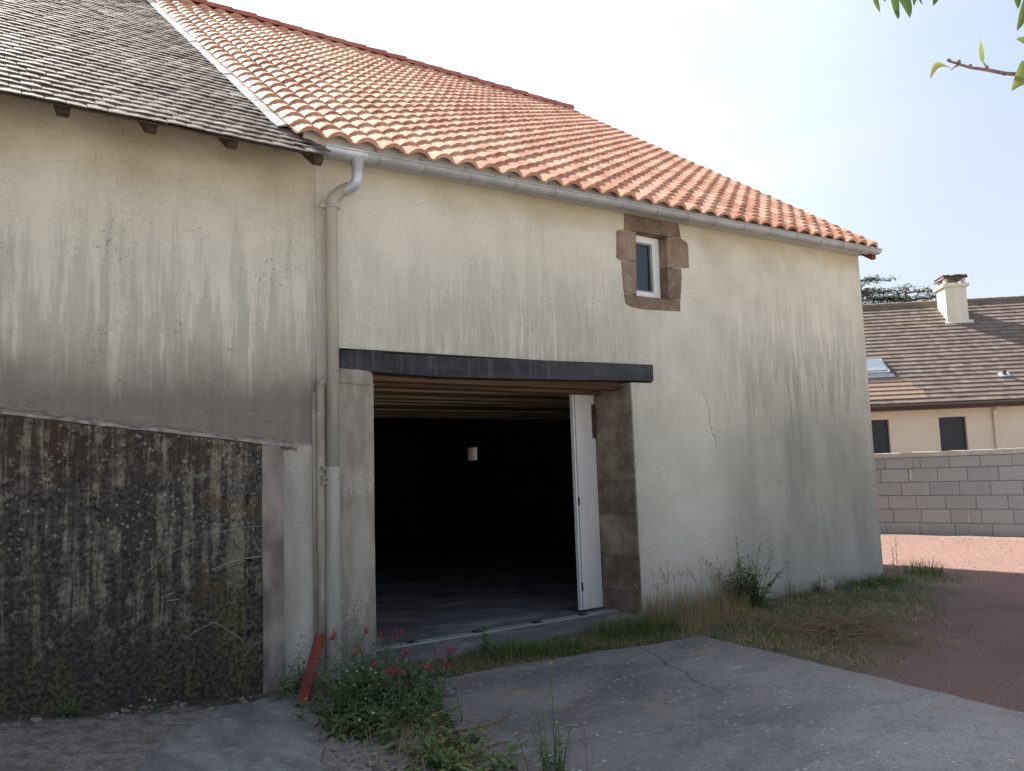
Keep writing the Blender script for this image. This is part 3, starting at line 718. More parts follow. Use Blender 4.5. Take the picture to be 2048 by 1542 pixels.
for d, M, a, r in cand[:300]:
    link('roof_tile', TM[a][r], roof, M=M)
mb = MB()
for d, M, a, r in cand[300:]:
    mb.add([M @ Vector(v) for v in TV[a][0]], TV[a][1], r / 5)
mb.obj('upper_tiles', M_TILE, roof, True, kind='stuff')
# ridge caps, verge board, fascia
def halfpipe(L, r0, r1, seg=7):
    V = []; 
    for xx, r in ((0, r0), (L, r1)):
        for k in range(seg + 1):
            a = math.pi * k / seg; V.append((xx, -math.cos(a) * r, math.sin(a) * r * .9))
    n = seg + 1
    Vi = [(x, y * .86, z * .86) for x, y, z in V]
    F = [(k, k + n, k + n + 1, k + 1) for k in range(seg)] + [(2 * n + k + 1, 3 * n + k + 1, 3 * n + k, 2 * n + k) for k in range(seg)]
    F += [(k, k + 1, 2 * n + k + 1, 2 * n + k) for k in range(seg)] + [(n + k + 1, n + k, 3 * n + k, 3 * n + k + 1) for k in range(seg)]
    m_ = MB(); m_.add(V + Vi, F); return m_.mesh('ridge_tile', M_RIDGE, 'sharp')
rm = halfpipe(.43, .135, .155)
xx = 10.09; k = 0
while xx > 1.9:
    link('ridge_tile', rm, roof, M=Matrix.Translation((xx, RY, RZ - .012)) @ Matrix.Rotation(random.gauss(0, .01), 4, 'Y') @ Matrix.Rotation(random.gauss(0, .012), 4, 'Z')); xx -= .385
mb = MB(); P = [roof_pt(10.37, .06), roof_pt(10.37, 7.9)]
mb.add([P[0] - Vector((0, 0, .02)), P[1] - Vector((0, 0, .02)), P[1] - Vector((0, 0, .20)), P[0] - Vector((0, 0, .20))] + [q + Vector((.10, 0, 0)) for q in (P[0] - Vector((0, 0, .02)), P[1] - Vector((0, 0, .02)), P[1] - Vector((0, 0, .17)), P[0] - Vector((0, 0, .17)))],
       [(0, 1, 2, 3), (7, 6, 5, 4), (0, 4, 5, 1), (1, 5, 6, 2), (2, 6, 7, 3), (3, 7, 4, 0)])
mb.obj('verge_board', M_VERGE, roof)
mb = MB()
def sloped(x0, x1, y0, y1, lo, hi):
    mb.add([(x0, y0, eave_z(x0) + lo), (x1, y0, eave_z(x1) + lo), (x1, y0, eave_z(x1) + hi), (x0, y0, eave_z(x0) + hi), (x0, y1, eave_z(x0) + lo), (x1, y1, eave_z(x1) + lo), (x1, y1, eave_z(x1) + hi), (x0, y1, eave_z(x0) + hi)],
           [(0, 1, 2, 3), (7, 6, 5, 4), (0, 4, 5, 1), (1, 5, 6, 2), (2, 6, 7, 3), (3, 7, 4, 0)])
sloped(2.36, 10.46, -.235, -.21, -.075, .075); mb.obj('fascia', M_FASCIA, roof)
mb = MB(); sloped(2.36, 10.46, -.208, -.002, -.04, -.02); mb.obj('soffit', M_FASCIA, roof)

# ------------------------------------------------------------------ gutter and downpipes
gutter = thing('gutter', 'half round grey zinc gutter under the orange tile eaves', 'gutter', (2.5, -.30, 4.3))
def gz(x): return 4.305 + .0185 * (x - 2.5)
def halfround(mb, xa, xb, r, t=.004, yc=-.305, lip=True, n=12):
    V = []
    for x in (xa, xb):
        for rr in (r, r - t):
            for k in range(n + 1):
                a = math.pi + math.pi * k / n; V.append((x, yc + math.cos(a) * rr, gz(x) + math.sin(a) * rr))
    m = n + 1; F = []
    for k in range(n):
        F += [(k, k + 1, 2 * m + k + 1, 2 * m + k), (m + k + 1, m + k, 3 * m + k, 3 * m + k + 1), (k + 1, k, m + k, m + k + 1), (2 * m + k, 2 * m + k + 1, 3 * m + k + 1, 3 * m + k)]
    F += [(0, 2 * m, 3 * m, m), (n, m + n, 3 * m + n, 2 * m + n)]
    mb.add(V, F)
    if lip: mb.tube([(xa, yc - r - .004, gz(xa)), (xb, yc - r - .004, gz(xb))], .0085, 8)
mb = MB(); halfround(mb, 2.86, 10.47, .062); ch = mb.obj('channel', M_ZINC, gutter, 'sharp')
mb = MB(); halfround(mb, 2.50, 2.872, .065, yc=-.305); mb.obj('end_piece', M_ZINC2, gutter, 'sharp')
mb = MB()
for xe in (2.499, 10.471): mb.add([(xe, -.305 + math.cos(math.pi + math.pi * k / 12) * .06, gz(xe) + math.sin(math.pi + math.pi * k / 12) * .06) for k in range(13)], [tuple(range(13))])
mb.obj('end_cap', M_ZINC2, gutter)
xx = 2.99
while xx < 10.35:
    mb = MB(); n = 10; V = []
    for x in (xx, xx + .028):
        for k in range(n + 1):
            a = math.pi + math.pi * k / n; V.append((x, -.305 + math.cos(a) * .068, gz(x) + math.sin(a) * .068))
    V2 = [(x, y + (.004 if y > -.305 else .004), z + .005) for x, y, z in V]
    m = n + 1
    F = [(k, k + 1, m + k + 1, m + k) for k in range(n)] + [(k + 1, k, 2 * m + k, 2 * m + k + 1) for k in range(n)] + [(m + k, m + k + 1, 3 * m + k + 1, 3 * m + k) for k in range(n)]
    mb.add(V + V2, F); mb.box(xx, xx + .024, -.2405, -.2365, gz(xx) - .02, gz(xx) + .10)
    mb.obj('bracket', M_GUTTER_BRK, gutter); xx += .47 + random.uniform(-.03, .03)

def arc_path(pts, n=7):
    out = []; P = [Vector(p) for p in pts]
    for i in range(len(P) - 1):
        p0, p1, p2, p3 = P[max(i - 1, 0)], P[i], P[i + 1], P[min(i + 2, len(P) - 1)]
        for k in range(n):
            t = k / n; out.append(.5 * ((2 * p1) + (p2 - p0) * t + (2 * p0 - 5 * p1 + 4 * p2 - p3) * t * t + (3 * p1 - p0 - 3 * p2 + p3) * t ** 3))
    return out + [P[-1]]
pipe = thing('downpipe', 'tall grimy downpipe with swan neck from the gutter at the joint of both buildings', 'downpipe', (2.64, -.1, 0))
mb = MB(); mb.tube(arc_path([(2.80, -.302, 4.28), (2.80, -.302, 4.19), (2.803, -.295, 4.14)], 4), [.056] * 4 + [.046] * 5, 14); mb.obj('outlet', M_ZINC, pipe, True)
mb = MB(); mb.tube(arc_path([(2.803, -.296, 4.15), (2.805, -.285, 4.09), (2.79, -.245, 4.045), (2.745, -.185, 4.02)], 5), .048, 14); mb.obj('zinc_elbow', M_ZINC2, pipe, True)
mb = MB(); mb.tube(arc_path([(2.765, -.205, 4.033), (2.715, -.15, 4.01), (2.66, -.108, 3.945), (2.648, -.1, 3.86), (2.647, -.1, 3.80)], 5), .053, 14); mb.obj('bend', M_PIPE, pipe, True)
mb = MB(); mb.tube([(2.647, -.1, 3.845), (2.644, -.1, 2.8), (2.637, -.1, 1.66)], .052, 16); mb.obj('upper_pipe', M_PIPE, pipe, True)
mb = MB(); mb.tube([(2.637, -.1, 1.69), (2.632, -.1, .9), (2.625, -.1, .02)], .061, 16); mb.obj('lower_pipe', M_PIPE2, pipe, True)
for zz, x_, r_ in ((3.87, 2.648, .062), (1.675, 2.637, .068), (1.60, 2.636, .070), (1.555, 2.636, .070)):
    mb = MB(); mb.tube([(x_, -.1, zz), (x_, -.1, zz + .022)], r_, 16); cl = mb.obj('pipe_clamp', M_ZINC if zz > 3 else M_PIPE2, pipe, 'sharp')
    mb = MB(); mb.box(x_ - .10, x_ - .055, -.112, -.088, zz - .004, zz + .03); mb.box(x_ + .058, x_ + .085, -.108, -.092, zz, zz + .025); mb.obj('clamp_lug', M_PIPE, cl)
duct = thing('cable_duct', 'slimmer grey duct with bent top beside the tall downpipe', 'pipe', (2.555, -.045, 0))
mb = MB(); mb.tube(arc_path([(2.68, -.04, 2.408), (2.62, -.045, 2.41), (2.572, -.045, 2.375), (2.562, -.045, 2.30), (2.56, -.045, 1.2), (2.553, -.045, .0)], 5), .040, 12)
mb.obj('duct_tube', M_PIER, duct, True)
mb = MB(); mb.box(2.498, 2.60, -.02, -.001, 0, 2.32); mb.obj('backing_strip', M_PIER, duct)

# ------------------------------------------------------------------ outbuilding on the left
outb = thing('outbuilding', 'older rendered outbuilding with grey plain tile roof joined to the barn on the left', 'building', (-2.5, 0, 0))
OX = -7.0
mb = MB(); mb.box(OX, X0 - .003, 0, .5, -.4, 4.42); mb.obj('front_wall', M_OUT, outb)
mb = MB(); mb.box(OX, OX + .5, .5, DEP - .5, -.4, 4.4); mb.box(OX, X0 - .003, DEP - .5, DEP, -.4, 4.4)
mb.add([(OX, 0, 4.4), (OX, DEP, 4.4), (OX, 6.2, 8.7), (OX + .5, 0, 4.4), (OX + .5, DEP, 4.4), (OX + .5, 6.2, 8.7)], [(0, 1, 2), (5, 4, 3), (0, 3, 4, 1), (1, 4, 5, 2), (2, 5, 3, 0)])
mb.obj('side_wall', M_OUT, outb)
GA = R(35.6); GY, GZ = -.62, 4.10
def gpt(x, s): return Vector((x, GY + s * math.cos(GA), GZ + s * math.sin(GA)))
GL = (6.2 - GY) / math.cos(GA)
mb = MB()
slope_slab(mb, OX - .1, 2.27, lambda x, t: gpt(x, .05 + t * (GL - .05)) - Vector((0, 0, .016)), .016)
slope_slab(mb, 2.27, OX - .1, lambda x, t: Vector((x, 12.9 - t * 6.7, gpt(0, GL).z - .022 - (1 - t) * 6.7 * math.tan(GA))), .05)
groof = mb.obj('roof', M_DKWOOD, outb)
TW, TE = .126, .148
def gtile(seed):
    rr = random.Random(seed); L = .26; a = .011 + rr.uniform(0, .004); t = .009; hw = TW / 2 - .002 - rr.uniform(0, .001)
    z = [a + rr.uniform(-.0015, .0015) for _ in range(2)]
    V = [(-hw, 0, z[0]), (0, -.002, a + .0015), (hw, 0, z[1]), (-hw, L, -.004), (hw, L, -.004)] + [(-hw, 0, z[0] - t), (hw, 0, z[1] - t), (-hw, L, -.006), (hw, L, -.006)]
    return V, [(0, 1, 2, 4, 3), (5, 6, 2, 1, 0), (0, 3, 7, 5), (2, 6, 8, 4)]
GV = [gtile(i) for i in range(5)]
GM = [[smooth_mesh(*GV[i], 'plain_tile', M_GREY, r) for r in (0, .25, .45, .6, .8, 1)] for i in range(5)]
for row in GM:
    for m_ in row: m_.polygons.foreach_set('use_smooth', np.zeros(len(m_.polygons), dtype=bool))
gc = []
j = 0
while j * TE < GL - .1:
    off = (j % 2) * .5 * TW + random.uniform(-.006, .006); sag = .012 * math.sin(j * .9)
    i = 0; x = 2.31 - (TW * .5 if j % 2 else 0) + random.uniform(-.012, .012)
    while x > -1.2:
        edge = x + TW / 2 > 2.31 + (.10 if j < 3 else 0)
        if j < 3 and i == 0: x += .0
        s = j * TE + random.gauss(0, .005) + .006 * mnoise.noise(Vector((x * 2, j * .4, 0)))
        p = gpt(x, s); p.z += .006 * mnoise.noise(Vector((x * 1.2, s * 1.2, 4)))
        M = Matrix.Translation(p) @ Matrix.Rotation(GA + random.gauss(0, .012), 4, 'X') @ Matrix.Rotation(random.gauss(0, .012), 4, 'Z') @ Matrix.Rotation(random.gauss(0, .012), 4, 'Y')
        u = p - cam_o.matrix_world.translation; px = c_right.dot(u) / c_fwd.dot(u); py = c_up.dot(u) / c_fwd.dot(u)
        vis = px > -.63 and py < .48
        gc.append((u.length if vis else 99 + u.length, M, random.randrange(5), random.choices(range(6), (3, 6, 8, 6, 3, 1))[0])); x -= TW; i += 1
    j += 1
# the bottom three courses run on a little further under the orange eaves
for j in range(3):
    for k in range(1, 3):
        x = 2.30 + TW * (k - (.5 if j % 2 == 0 else .0)); 
        if x > 2.47: continue
        M = Matrix.Translation(gpt(x, j * TE)) @ Matrix.Rotation(GA, 4, 'X'); gc.append((5 + k * .1, M, 0, random.randrange(4)))
gc.sort(key=lambda t: t[0])
for d, M, a, r in gc[:300]: link('plain_tile', GM[a][r], groof, M=M)
mb = MB()
for d, M, a, r in gc[300:]: mb.add([M @ Vector(v) for v in GV[a][0]], GV[a][1], (0, .25, .45, .6, .8, 1)[r])
# plain rows beyond the left edge of the picture
for j in range(int(GL / TE)):
    for k in range(45):
        x = -1.25 - TW * k - (j % 2) * TW / 2; M = Matrix.Translation(gpt(x, j * TE)) @ Matrix.Rotation(GA, 4, 'X')
        mb.add([M @ Vector(v) for v in GV[0][0]], GV[0][1], random.random())
mb.obj('upper_plain_tiles', M_GREY, groof, False, kind='stuff')
for xx in [2.375, 1.71, 1.145, .60] + [.05 - .56 * k for k in range(12)]:
    mb = MB(); h = .085; w2 = .045
    a, c = gpt(xx, -.0), gpt(xx, 1.0)
    pr = []
    for s_, hh in ((.13, .06), (.18, .105), (1.2, .12)):
        q = gpt(xx, s_); pr.append((q.y, q.z - .03, q.z - .03 - hh))
    V = []
    for dx in (-w2, w2):
        for y, zt, zb in pr: V += [(xx + dx, y, zt), (xx + dx * .8, y, zb)]
    F = [(0, 6, 7, 1)]
    for q in range(2): F += [(2 * q, 2 * q + 1, 2 * q + 3, 2 * q + 2), (6 + 2 * q, 8 + 2 * q, 9 + 2 * q, 7 + 2 * q), (2 * q + 1, 7 + 2 * q, 9 + 2 * q, 2 * q + 3), (2 * q, 2 * q + 2, 8 + 2 * q, 6 + 2 * q)]
    mb.add(V, F); mb.obj('rafter_end', M_DKWOOD, groof)
mb = MB(); slope_slab(mb, OX, 2.33, lambda x, t: gpt(x, .36 + t * .42) - Vector((0, 0, .034)), .016); mb.obj('eave_boarding', M_DKWOOD, groof)
# lead flashing between the two roofs, in three lapped lengths
fs = [.34, 2.35, 4.05, 7.9]
for k in range(3):
    n = 10; V = []
    for q in range(n + 1):
        s_ = fs[k] - (.05 if k else 0) + (fs[k + 1] - fs[k] + (.05 if k else 0)) * q / n
        a = gpt(2.175 + random.uniform(-.006, .006), s_ + .25) + Vector((0, 0, .028 + (.006 if q == 0 else 0)))
        c = roof_pt(2.335, s_ - .05) + Vector((0, 0, -.006 + (.006 if q == 0 else 0)))
        m = a.lerp(c, .5) + Vector((0, 0, .01 + random.uniform(-.004, .006)))
        V += [a, m, c, a - Vector((0, 0, .006)), c - Vector((0, 0, .006))]
    F = []
    for q in range(n):
        o = q * 5; F += [(o, o + 1, o + 6, o + 5), (o + 1, o + 2, o + 7, o + 6), (o + 3, o + 8, o + 9, o + 4)]
    F += [(0, 3, 4, 2, 1)]
    mb = MB(); mb.add(V, F); mb.obj('flashing', M_FLASH, groof)
mb = MB(); mb.add([roof_pt(2.275, .45) + Vector((0, .02, -.01)), roof_pt(2.275, 7.8), roof_pt(2.275, 7.8) - Vector((0, 0, .35)), roof_pt(2.275, .45) + Vector((0, .02, -.24))] +
                  [p + Vector((.02, 0, 0)) for p in (roof_pt(2.275, .45) + Vector((0, .02, -.01)), roof_pt(2.275, 7.8), roof_pt(2.275, 7.8) - Vector((0, 0, .35)), roof_pt(2.275, .45) + Vector((0, .02, -.24)))],
                 [(0, 1, 2, 3), (7, 6, 5, 4), (0, 4, 5, 1), (1, 5, 6, 2), (2, 6, 7, 3), (3, 7, 4, 0)])
mb.obj('side_closure', M_DKWOOD, groof)

# ------------------------------------------------------------------ low soiled wall along the outbuilding
low = thing('low_wall', 'blackened mossy concrete facing wall along the foot of the outbuilding', 'wall', (0, -.1, 0))
def lw_top(x): return 2.135 - .122 * (x - .3)
mb = MB(); n = 44; V = []
for i in range(n + 1):
    x = -7 + (2.06 + 7) * i / n
    V += [(x, -.10, -.3), (x, -.10 + .012 * mnoise.noise(Vector((x * 1.5, 0, 1))), lw_top(x) - .035), (x, -.001, lw_top(x) - .035), (x, -.001, -.3)]
F = []
for i in range(n):
    o = i * 4; F += [(o, o + 4, o + 5, o + 1), (o + 1, o + 5, o + 6, o + 2)]
F += [(4 * n, 4 * n + 3, 4 * n + 2, 4 * n + 1)]
mb.add(V, F); mb.obj('wall_body', M_LOW, low)
mb = MB(); V = []; n = 90
for i in range(n + 1):
    x = -7 + (2.37 + 7) * i / n; tz = lw_top(x); q = .012 * mnoise.noise(Vector((x * 5, 2, 1))); q2 = .010 * mnoise.noise(Vector((x * 7, 5, 1)))
    e = smooth01(2.37, 2.2, x)
    V += [(x, -.098 * e - .012 + q2, tz - .030 + q), (x, -.085 * e - .008 + q2, tz - .008 + q), (x, -.002, tz + .026 + q2), (x, -.001, tz - .05)]
F = []
for i in range(n):
    o = i * 4; F += [(o, o + 4, o + 5, o + 1), (o + 1, o + 5, o + 6, o + 2), (o + 3, o + 7, o + 4, o)]
F += [(4 * n, 4 * n + 3, 4 * n + 2, 4 * n + 1)]
mb.add(V, F); mb.obj('mortar_cap', M_CAP, low)
mb = MB(); mb.prism_y([(2.058, -.1), (2.06, .6), (2.052, 1.3), (2.055, 1.885), (2.19, 1.875), (2.215, 1.84), (2.228, 1.78), (2.222, 1.0), (2.226, .4), (2.235, .05), (2.24, -.1)], -.106, -.001); mb.obj('mortar_band', M_BAND, low)
for pts, wd in (([(1.206, .966), (1.317, 1.062), (1.432, 1.13), (1.549, 1.17)], .005), ([(1.693, 1.227), (1.829, 1.249), (1.943, 1.258), (2.05, 1.256)], .004),
                ([(1.676, .963), (1.792, .996), (1.918, 1.022), (2.10, 1.033)], .007), ([(1.70, .948), (1.80, .978), (1.93, 1.008)], .004),
                ([(1.495, .495), (1.612, .551), (1.696, .576), (1.769, .53), (1.893, .434)], .006), ([(1.331, .80), (1.411, .821)], .006), ([(1.36, .773), (1.446, .775)], .005)):
    path = arc_path([(x, -.108 - (.004 if x > 2.04 else 0), z) for x, z in pts], 5)
    mb = MB(); mb.tube([p + Vector((0, 0, random.uniform(-.003, .003))) for p in path], [wd * random.uniform(.35, .9) for _ in path], 5, flat=.5)
    mb.obj('scratch', M_SCRATCH, low)

# ------------------------------------------------------------------ block wall on the right
bd = Vector((-.231, .973, 0)).normalized(); bn = Vector((-bd.y, bd.x, 0))      # bn points to the barn
B0 = Vector((15.145, 1.528, 0))
bw = thing('block_wall', 'unfinished grey concrete block boundary wall below the neighbouring house', 'wall', tuple(B0))
BM_ = Matrix(((bd.x, -bn.x, 0, B0.x), (bd.y, -bn.y, 0, B0.y), (0, 0, 1, 0), (0, 0, 0, 1)))     # local x along wall away from camera, y into wall
rows = [(.06, .405, .60), (.425, .665, .50), (.68, .92, .50), (.935, 1.175, .50), (1.19, 1.43, .50), (1.445, 1.64, .50), ]
rows = [(-.10, .41, .60), (.425, .66, .50), (.675, .91, .50), (.925, 1.16, .50), (1.175, 1.41, .50), (1.43, 1.62, .50)]
offs = [.10, .33, .02, .27, .12, .40]
mb = MB(); mb.box(-8, 5.5, .016, .19, -.3, 1.66, M=BM_); mb.obj('mortar_core', M_BLOCK, bw)
for (z0, z1, L), of in zip(rows, offs):
    x = -8 + of
    while x < 5.4:
        ln = L
        if random.random() < .03: ln = L * random.choice((.25, .5))
        mb = MB(); q = random.uniform(-.003, .003)
        mb.box(x + .006, min(x + ln, 5.5) - .006, q, .10, z0 + random.uniform(-.002, .002), z1 + random.uniform(-.002, .002), random.random(), M=BM_)
        mb.obj('concrete_block', M_BLOCK, bw); x += ln
mb = MB(); n = 60; V = []
for i in range(n + 1):
    x = -8 + 13.5 * i / n; q = .010 * mnoise.noise(Vector((x * 3, 0, 9)))
    for y, z in ((-.012 + q, 1.632), (-.016 - q, 1.72 + q), (.20, 1.725 + q), (.20, 1.632)): V.append(BM_ @ Vector((x, y, z)))
F = [(i * 4 + a, i * 4 + (a + 1) % 4, i * 4 + 4 + (a + 1) % 4, i * 4 + 4 + a) for i in range(n) for a in range(4)]
mb.add(V, F); mb.obj('coping', M_MORTAR, bw)
# mortar smears
for x, z, w_, h_ in ((.55, 1.19, .05, .22), (-.35, .43, .025, .24), (2.0, 1.43, .03, .18)):
    mb = MB(); mb.box(x, x + w_, -.008, .02, z, z + h_, M=BM_, j=.004); mb.obj('mortar_smear', M_MORTAR, bw)

# ------------------------------------------------------------------ neighbouring house
HA = math.atan2(-.662, .75); HL = (23.987, 6.012, 0)
house = thing('house', 'cream neighbouring house with brown tile roof behind the block wall', 'house', HL, HA)
HM = WORLD[house.name]
def hobj(mb, name, mat, parent=house, **kw):
    return mb.obj(name, mat, parent, local=(parent is house), **kw)
hs = math.atan2(3.73, 4.6); HSL = math.hypot(3.73, 4.6)
FY = .42
mb = MB()
wall_cells(mb, [-6, -2.27, -1.47, -.06, .70, 3.2, 4.0, 9], [-.4, 1.55, 2.79, 3.22], [(-2.27, -1.47, 1.55, 2.79), (-.06, .70, 1.55, 2.79), (3.2, 4.0, 1.55, 2.79)], FY, FY + .3)
mb.box(-6, -5.7, FY + .3, 8.5, -.4, 3.22); mb.box(8.7, 9, FY + .3, 8.5, -.4, 3.22); mb.box(-5.7, 8.7, 8.2, 8.5, -.4, 3.22)
for xa in (-6, 8.7): mb.add([(xa, FY, 3.22), (xa, 8.8, 3.22), (xa, 4.6, 6.75), (xa + .3, FY, 3.22), (xa + .3, 8.8, 3.22), (xa + .3, 4.6, 6.75)], [(0, 2, 1), (3, 4, 5), (0, 1, 4, 3), (1, 2, 5, 4), (2, 0, 3, 5)])
hobj(mb, 'wall', M_HOUSE)
for xa, xb in ((-2.27, -1.47), (-.06, .70), (3.2, 4.0)):
    mb = MB(); mb.box(xa, xb, FY + .13, FY + .16, 1.55, 2.79); wv = hobj(mb, 'window', M_SHUT)
    mb = MB()
    for k in range(14): mb.box(xa + .01, xb - .01, FY + .112, FY + .129, 1.56 + k * .088, 1.56 + k * .088 + .078)
    o = mb.obj('roller_shutter', M_SHUT, wv, local=True)
    mb = MB(); mb.box(xa - .02, xb + .02, FY - .02, FY + .12, 1.50, 1.548); mb.obj('sill', M_REVEAL, wv, local=True)
mb = MB()
mb.add([(-6.4, 0, 3.20), (9.4, 0, 3.20), (9.4, 4.6, 6.93), (-6.4, 4.6, 6.93), (-6.4, 9.2, 3.2), (9.4, 9.2, 3.2), (-6.4, .1, 3.10), (9.4, .1, 3.10), (9.4, 4.6, 6.83), (-6.4, 4.6, 6.83), (-6.4, 9.1, 3.1), (9.4, 9.1, 3.1)],
       [(0, 1, 2, 3), (3, 2, 5, 4), (7, 6, 9, 8), (8, 9, 10, 11), (0, 3, 9, 6), (3, 4, 10, 9), (1, 7, 8, 2), (2, 8, 11, 5), (0, 6, 7, 1)])
hroof = hobj(mb, 'roof', M_BROWN)
mb = MB(); NR = 26; ex = HSL / NR
for j in range(NR):
    x = -6.4 - (j % 2) * .1
    while x < 9.4:
        t = .030 + random.uniform(0, .008); s0 = j * ex; s1 = s0 + ex * 1.12
        r_ = min(1, max(0, random.gauss(.5, .25))); 
        c_, s_ = math.cos(hs), math.sin(hs)
        def q(s, h): return (s * c_ - h * s_, 3.205 + s * s_ + h * c_)
        a, b_, c2 = q(s0, t + .008), q(s1, .012), q(s0, .004)
        xa, xb = x + .002, x + .198
        mb.add([(xa, *a), (xb, *a), (xb, *b_), (xa, *b_), (xa, *c2), (xb, *c2)], [(0, 1, 2, 3), (4, 5, 1, 0)], r_); x += .2
mb.obj('house_tiles', M_HTILE, hroof, local=True, kind='stuff')
mb = MB()
for j in range(1, 7):
    x = -3.2
    c_, s_ = math.cos(hs), math.sin(hs); lim = -1.0 + .06 * (6 - j) * 2 - (.3 if j == 6 else 0)
    while x < lim:
        s0 = j * ex - .002; s1 = s0 + ex * 1.12
        def q(s, h): return (s * c_ - h * s_, 3.205 + s * s_ + h * c_)
        a, b_, c2 = q(s0, .048), q(s1, .020), q(s0, .012)
        mb.add([(x, *a), (x + .196, *a), (x + .196, *b_), (x, *b_), (x, *c2), (x + .196, *c2)], [(0, 1, 2, 3), (4, 5, 1, 0)], random.random()); x += .2
mb.obj('newer_tiles', M_HTILE2, hroof, local=True, kind='stuff')
mb = MB(); 
x = -6.4
while x < 9.4:
    mb.tube([(x, 4.6, 6.95), (x + .38, 4.6, 6.955)], [.10, .11], 8); x += .37
mb.obj('ridge_caps', M_HTILE, hroof, local=True, kind='stuff')
mb = MB(); mb.box(-6.4, 9.4, -.03, .0, 3.02, 3.20); mb.box(-6.4, 9.4, .0, FY, 3.03, 3.05); hobj(mb, 'fascia', M_BROWN)
mb = MB(); mb.tube([(-6.4, -.08, 3.13), (9.4, -.08, 3.13)], .055, 10); hobj(mb, 'gutter', M_BROWN)
mb = MB(); mb.tube([(1.48, .03, 3.06), (1.48, .30, 2.95), (1.48, FY - .06, 2.85), (1.48, FY - .06, .1)], .05, 10); dp = hobj(mb, 'downpipe', M_HOUSE)
mb = MB(); mb.tube([(1.48, FY - .06, 2.72), (1.48, FY - .06, 2.75)], .06, 10); mb.obj('pipe_clamp', M_HOUSE, dp, local=True)
# chimney
mb = MB(); mb.box(1.68, 2.36, 3.56, 4.26, 5.6, 7.30); chim = hobj(mb, 'chimney', M_CHIM)
mb = MB(); mb.box(1.60, 2.44, 3.48, 4.34, 7.30, 7.40); mb.obj('chimney_crown', M_CHIM, chim, local=True)
for xa in (1.68, 2.26):
    for ya in (3.56, 4.14):
        mb = MB(); mb.box(xa, xa + .1, ya, ya + .1, 7.40, 7.58); mb.obj('chimney_post', M_CHIM, chim, local=True)
mb = MB(); mb.add([(1.62, 3.46, 7.58), (2.42, 3.46, 7.60), (2.42, 4.36, 7.60), (1.62, 4.36, 7.58), (1.66, 3.5, 7.66), (2.40, 3.52, 7.68), (2.38, 4.3, 7.67), (1.68, 4.3, 7.66)],
                  [(0, 3, 2, 1), (4, 5, 6, 7), (0, 1, 5, 4), (1, 2, 6, 5), (2, 3, 7, 6), (3, 0, 4, 7)]); mb.obj('chimney_slab', M_BROWN, chim, local=True)
mb = MB(); 
for k in range(9): mb.box(1.64 + k * .085, 1.70 + k * .085, 3.47, 4.35, 7.665, 7.70, j=.012)
mb.obj('cap_tile', M_BROWN, chim, local=True)
mb = MB(); c_, s_ = math.cos(hs), math.sin(hs)
def hp(x, s, h): return (x, s * c_ - h * s_, 3.205 + s * s_ + h * c_)
mb.add([hp(1.56, 4.48, .035), hp(2.48, 4.48, .035), hp(2.48, 4.62, .05), hp(1.56, 4.62, .05), hp(1.56, 4.48, .01), hp(2.48, 4.48, .01)], [(0, 1, 2, 3), (4, 5, 1, 0)]); mb.obj('apron_flashing', M_CHIM, chim, local=True)
# open roof window
mb = MB(); F6 = [(0, 1, 2, 3), (7, 6, 5, 4), (0, 4, 5, 1), (1, 5, 6, 2), (2, 6, 7, 3), (3, 7, 4, 0)]
def plate(mb, x0, x1, s0, s1, h00, h01, h1): mb.add([hp(x0, s0, h00), hp(x1, s0, h00), hp(x1, s1, h00), hp(x0, s1, h00), hp(x0, s0, h01), hp(x1, s0, h01), hp(x1, s1, h1), hp(x0, s1, h1)], F6)
plate(mb, -2.1, -1.08, 1.56, 2.45, .02, .14, .06); sk = hobj(mb, 'roof_window', M_ZINC2)
mb = MB(); plate(mb, -2.02, -1.16, 1.64, 2.36, .13, .152, .073); mb.obj('roof_glass', M_SKYG, sk, local=True)
mb = MB(); plate(mb, -2.2, -.98, 1.40, 1.56, .03, .05, .06); mb.obj('window_apron', M_ZINC2, sk, local=True)
# vent tile
mb = MB(); p = Vector(hp(2.12, 1.25, .05)); mb.tube([p, p + Vector((0, -.02, .12))], .055, 8); vt = hobj(mb, 'roof_vent', M_BROWN)
mb = MB(); plate(mb, 1.97, 2.27, 1.14, 1.36, .02, .056, .05); mb.obj('vent_flashing', M_ZINC2, vt, local=True)

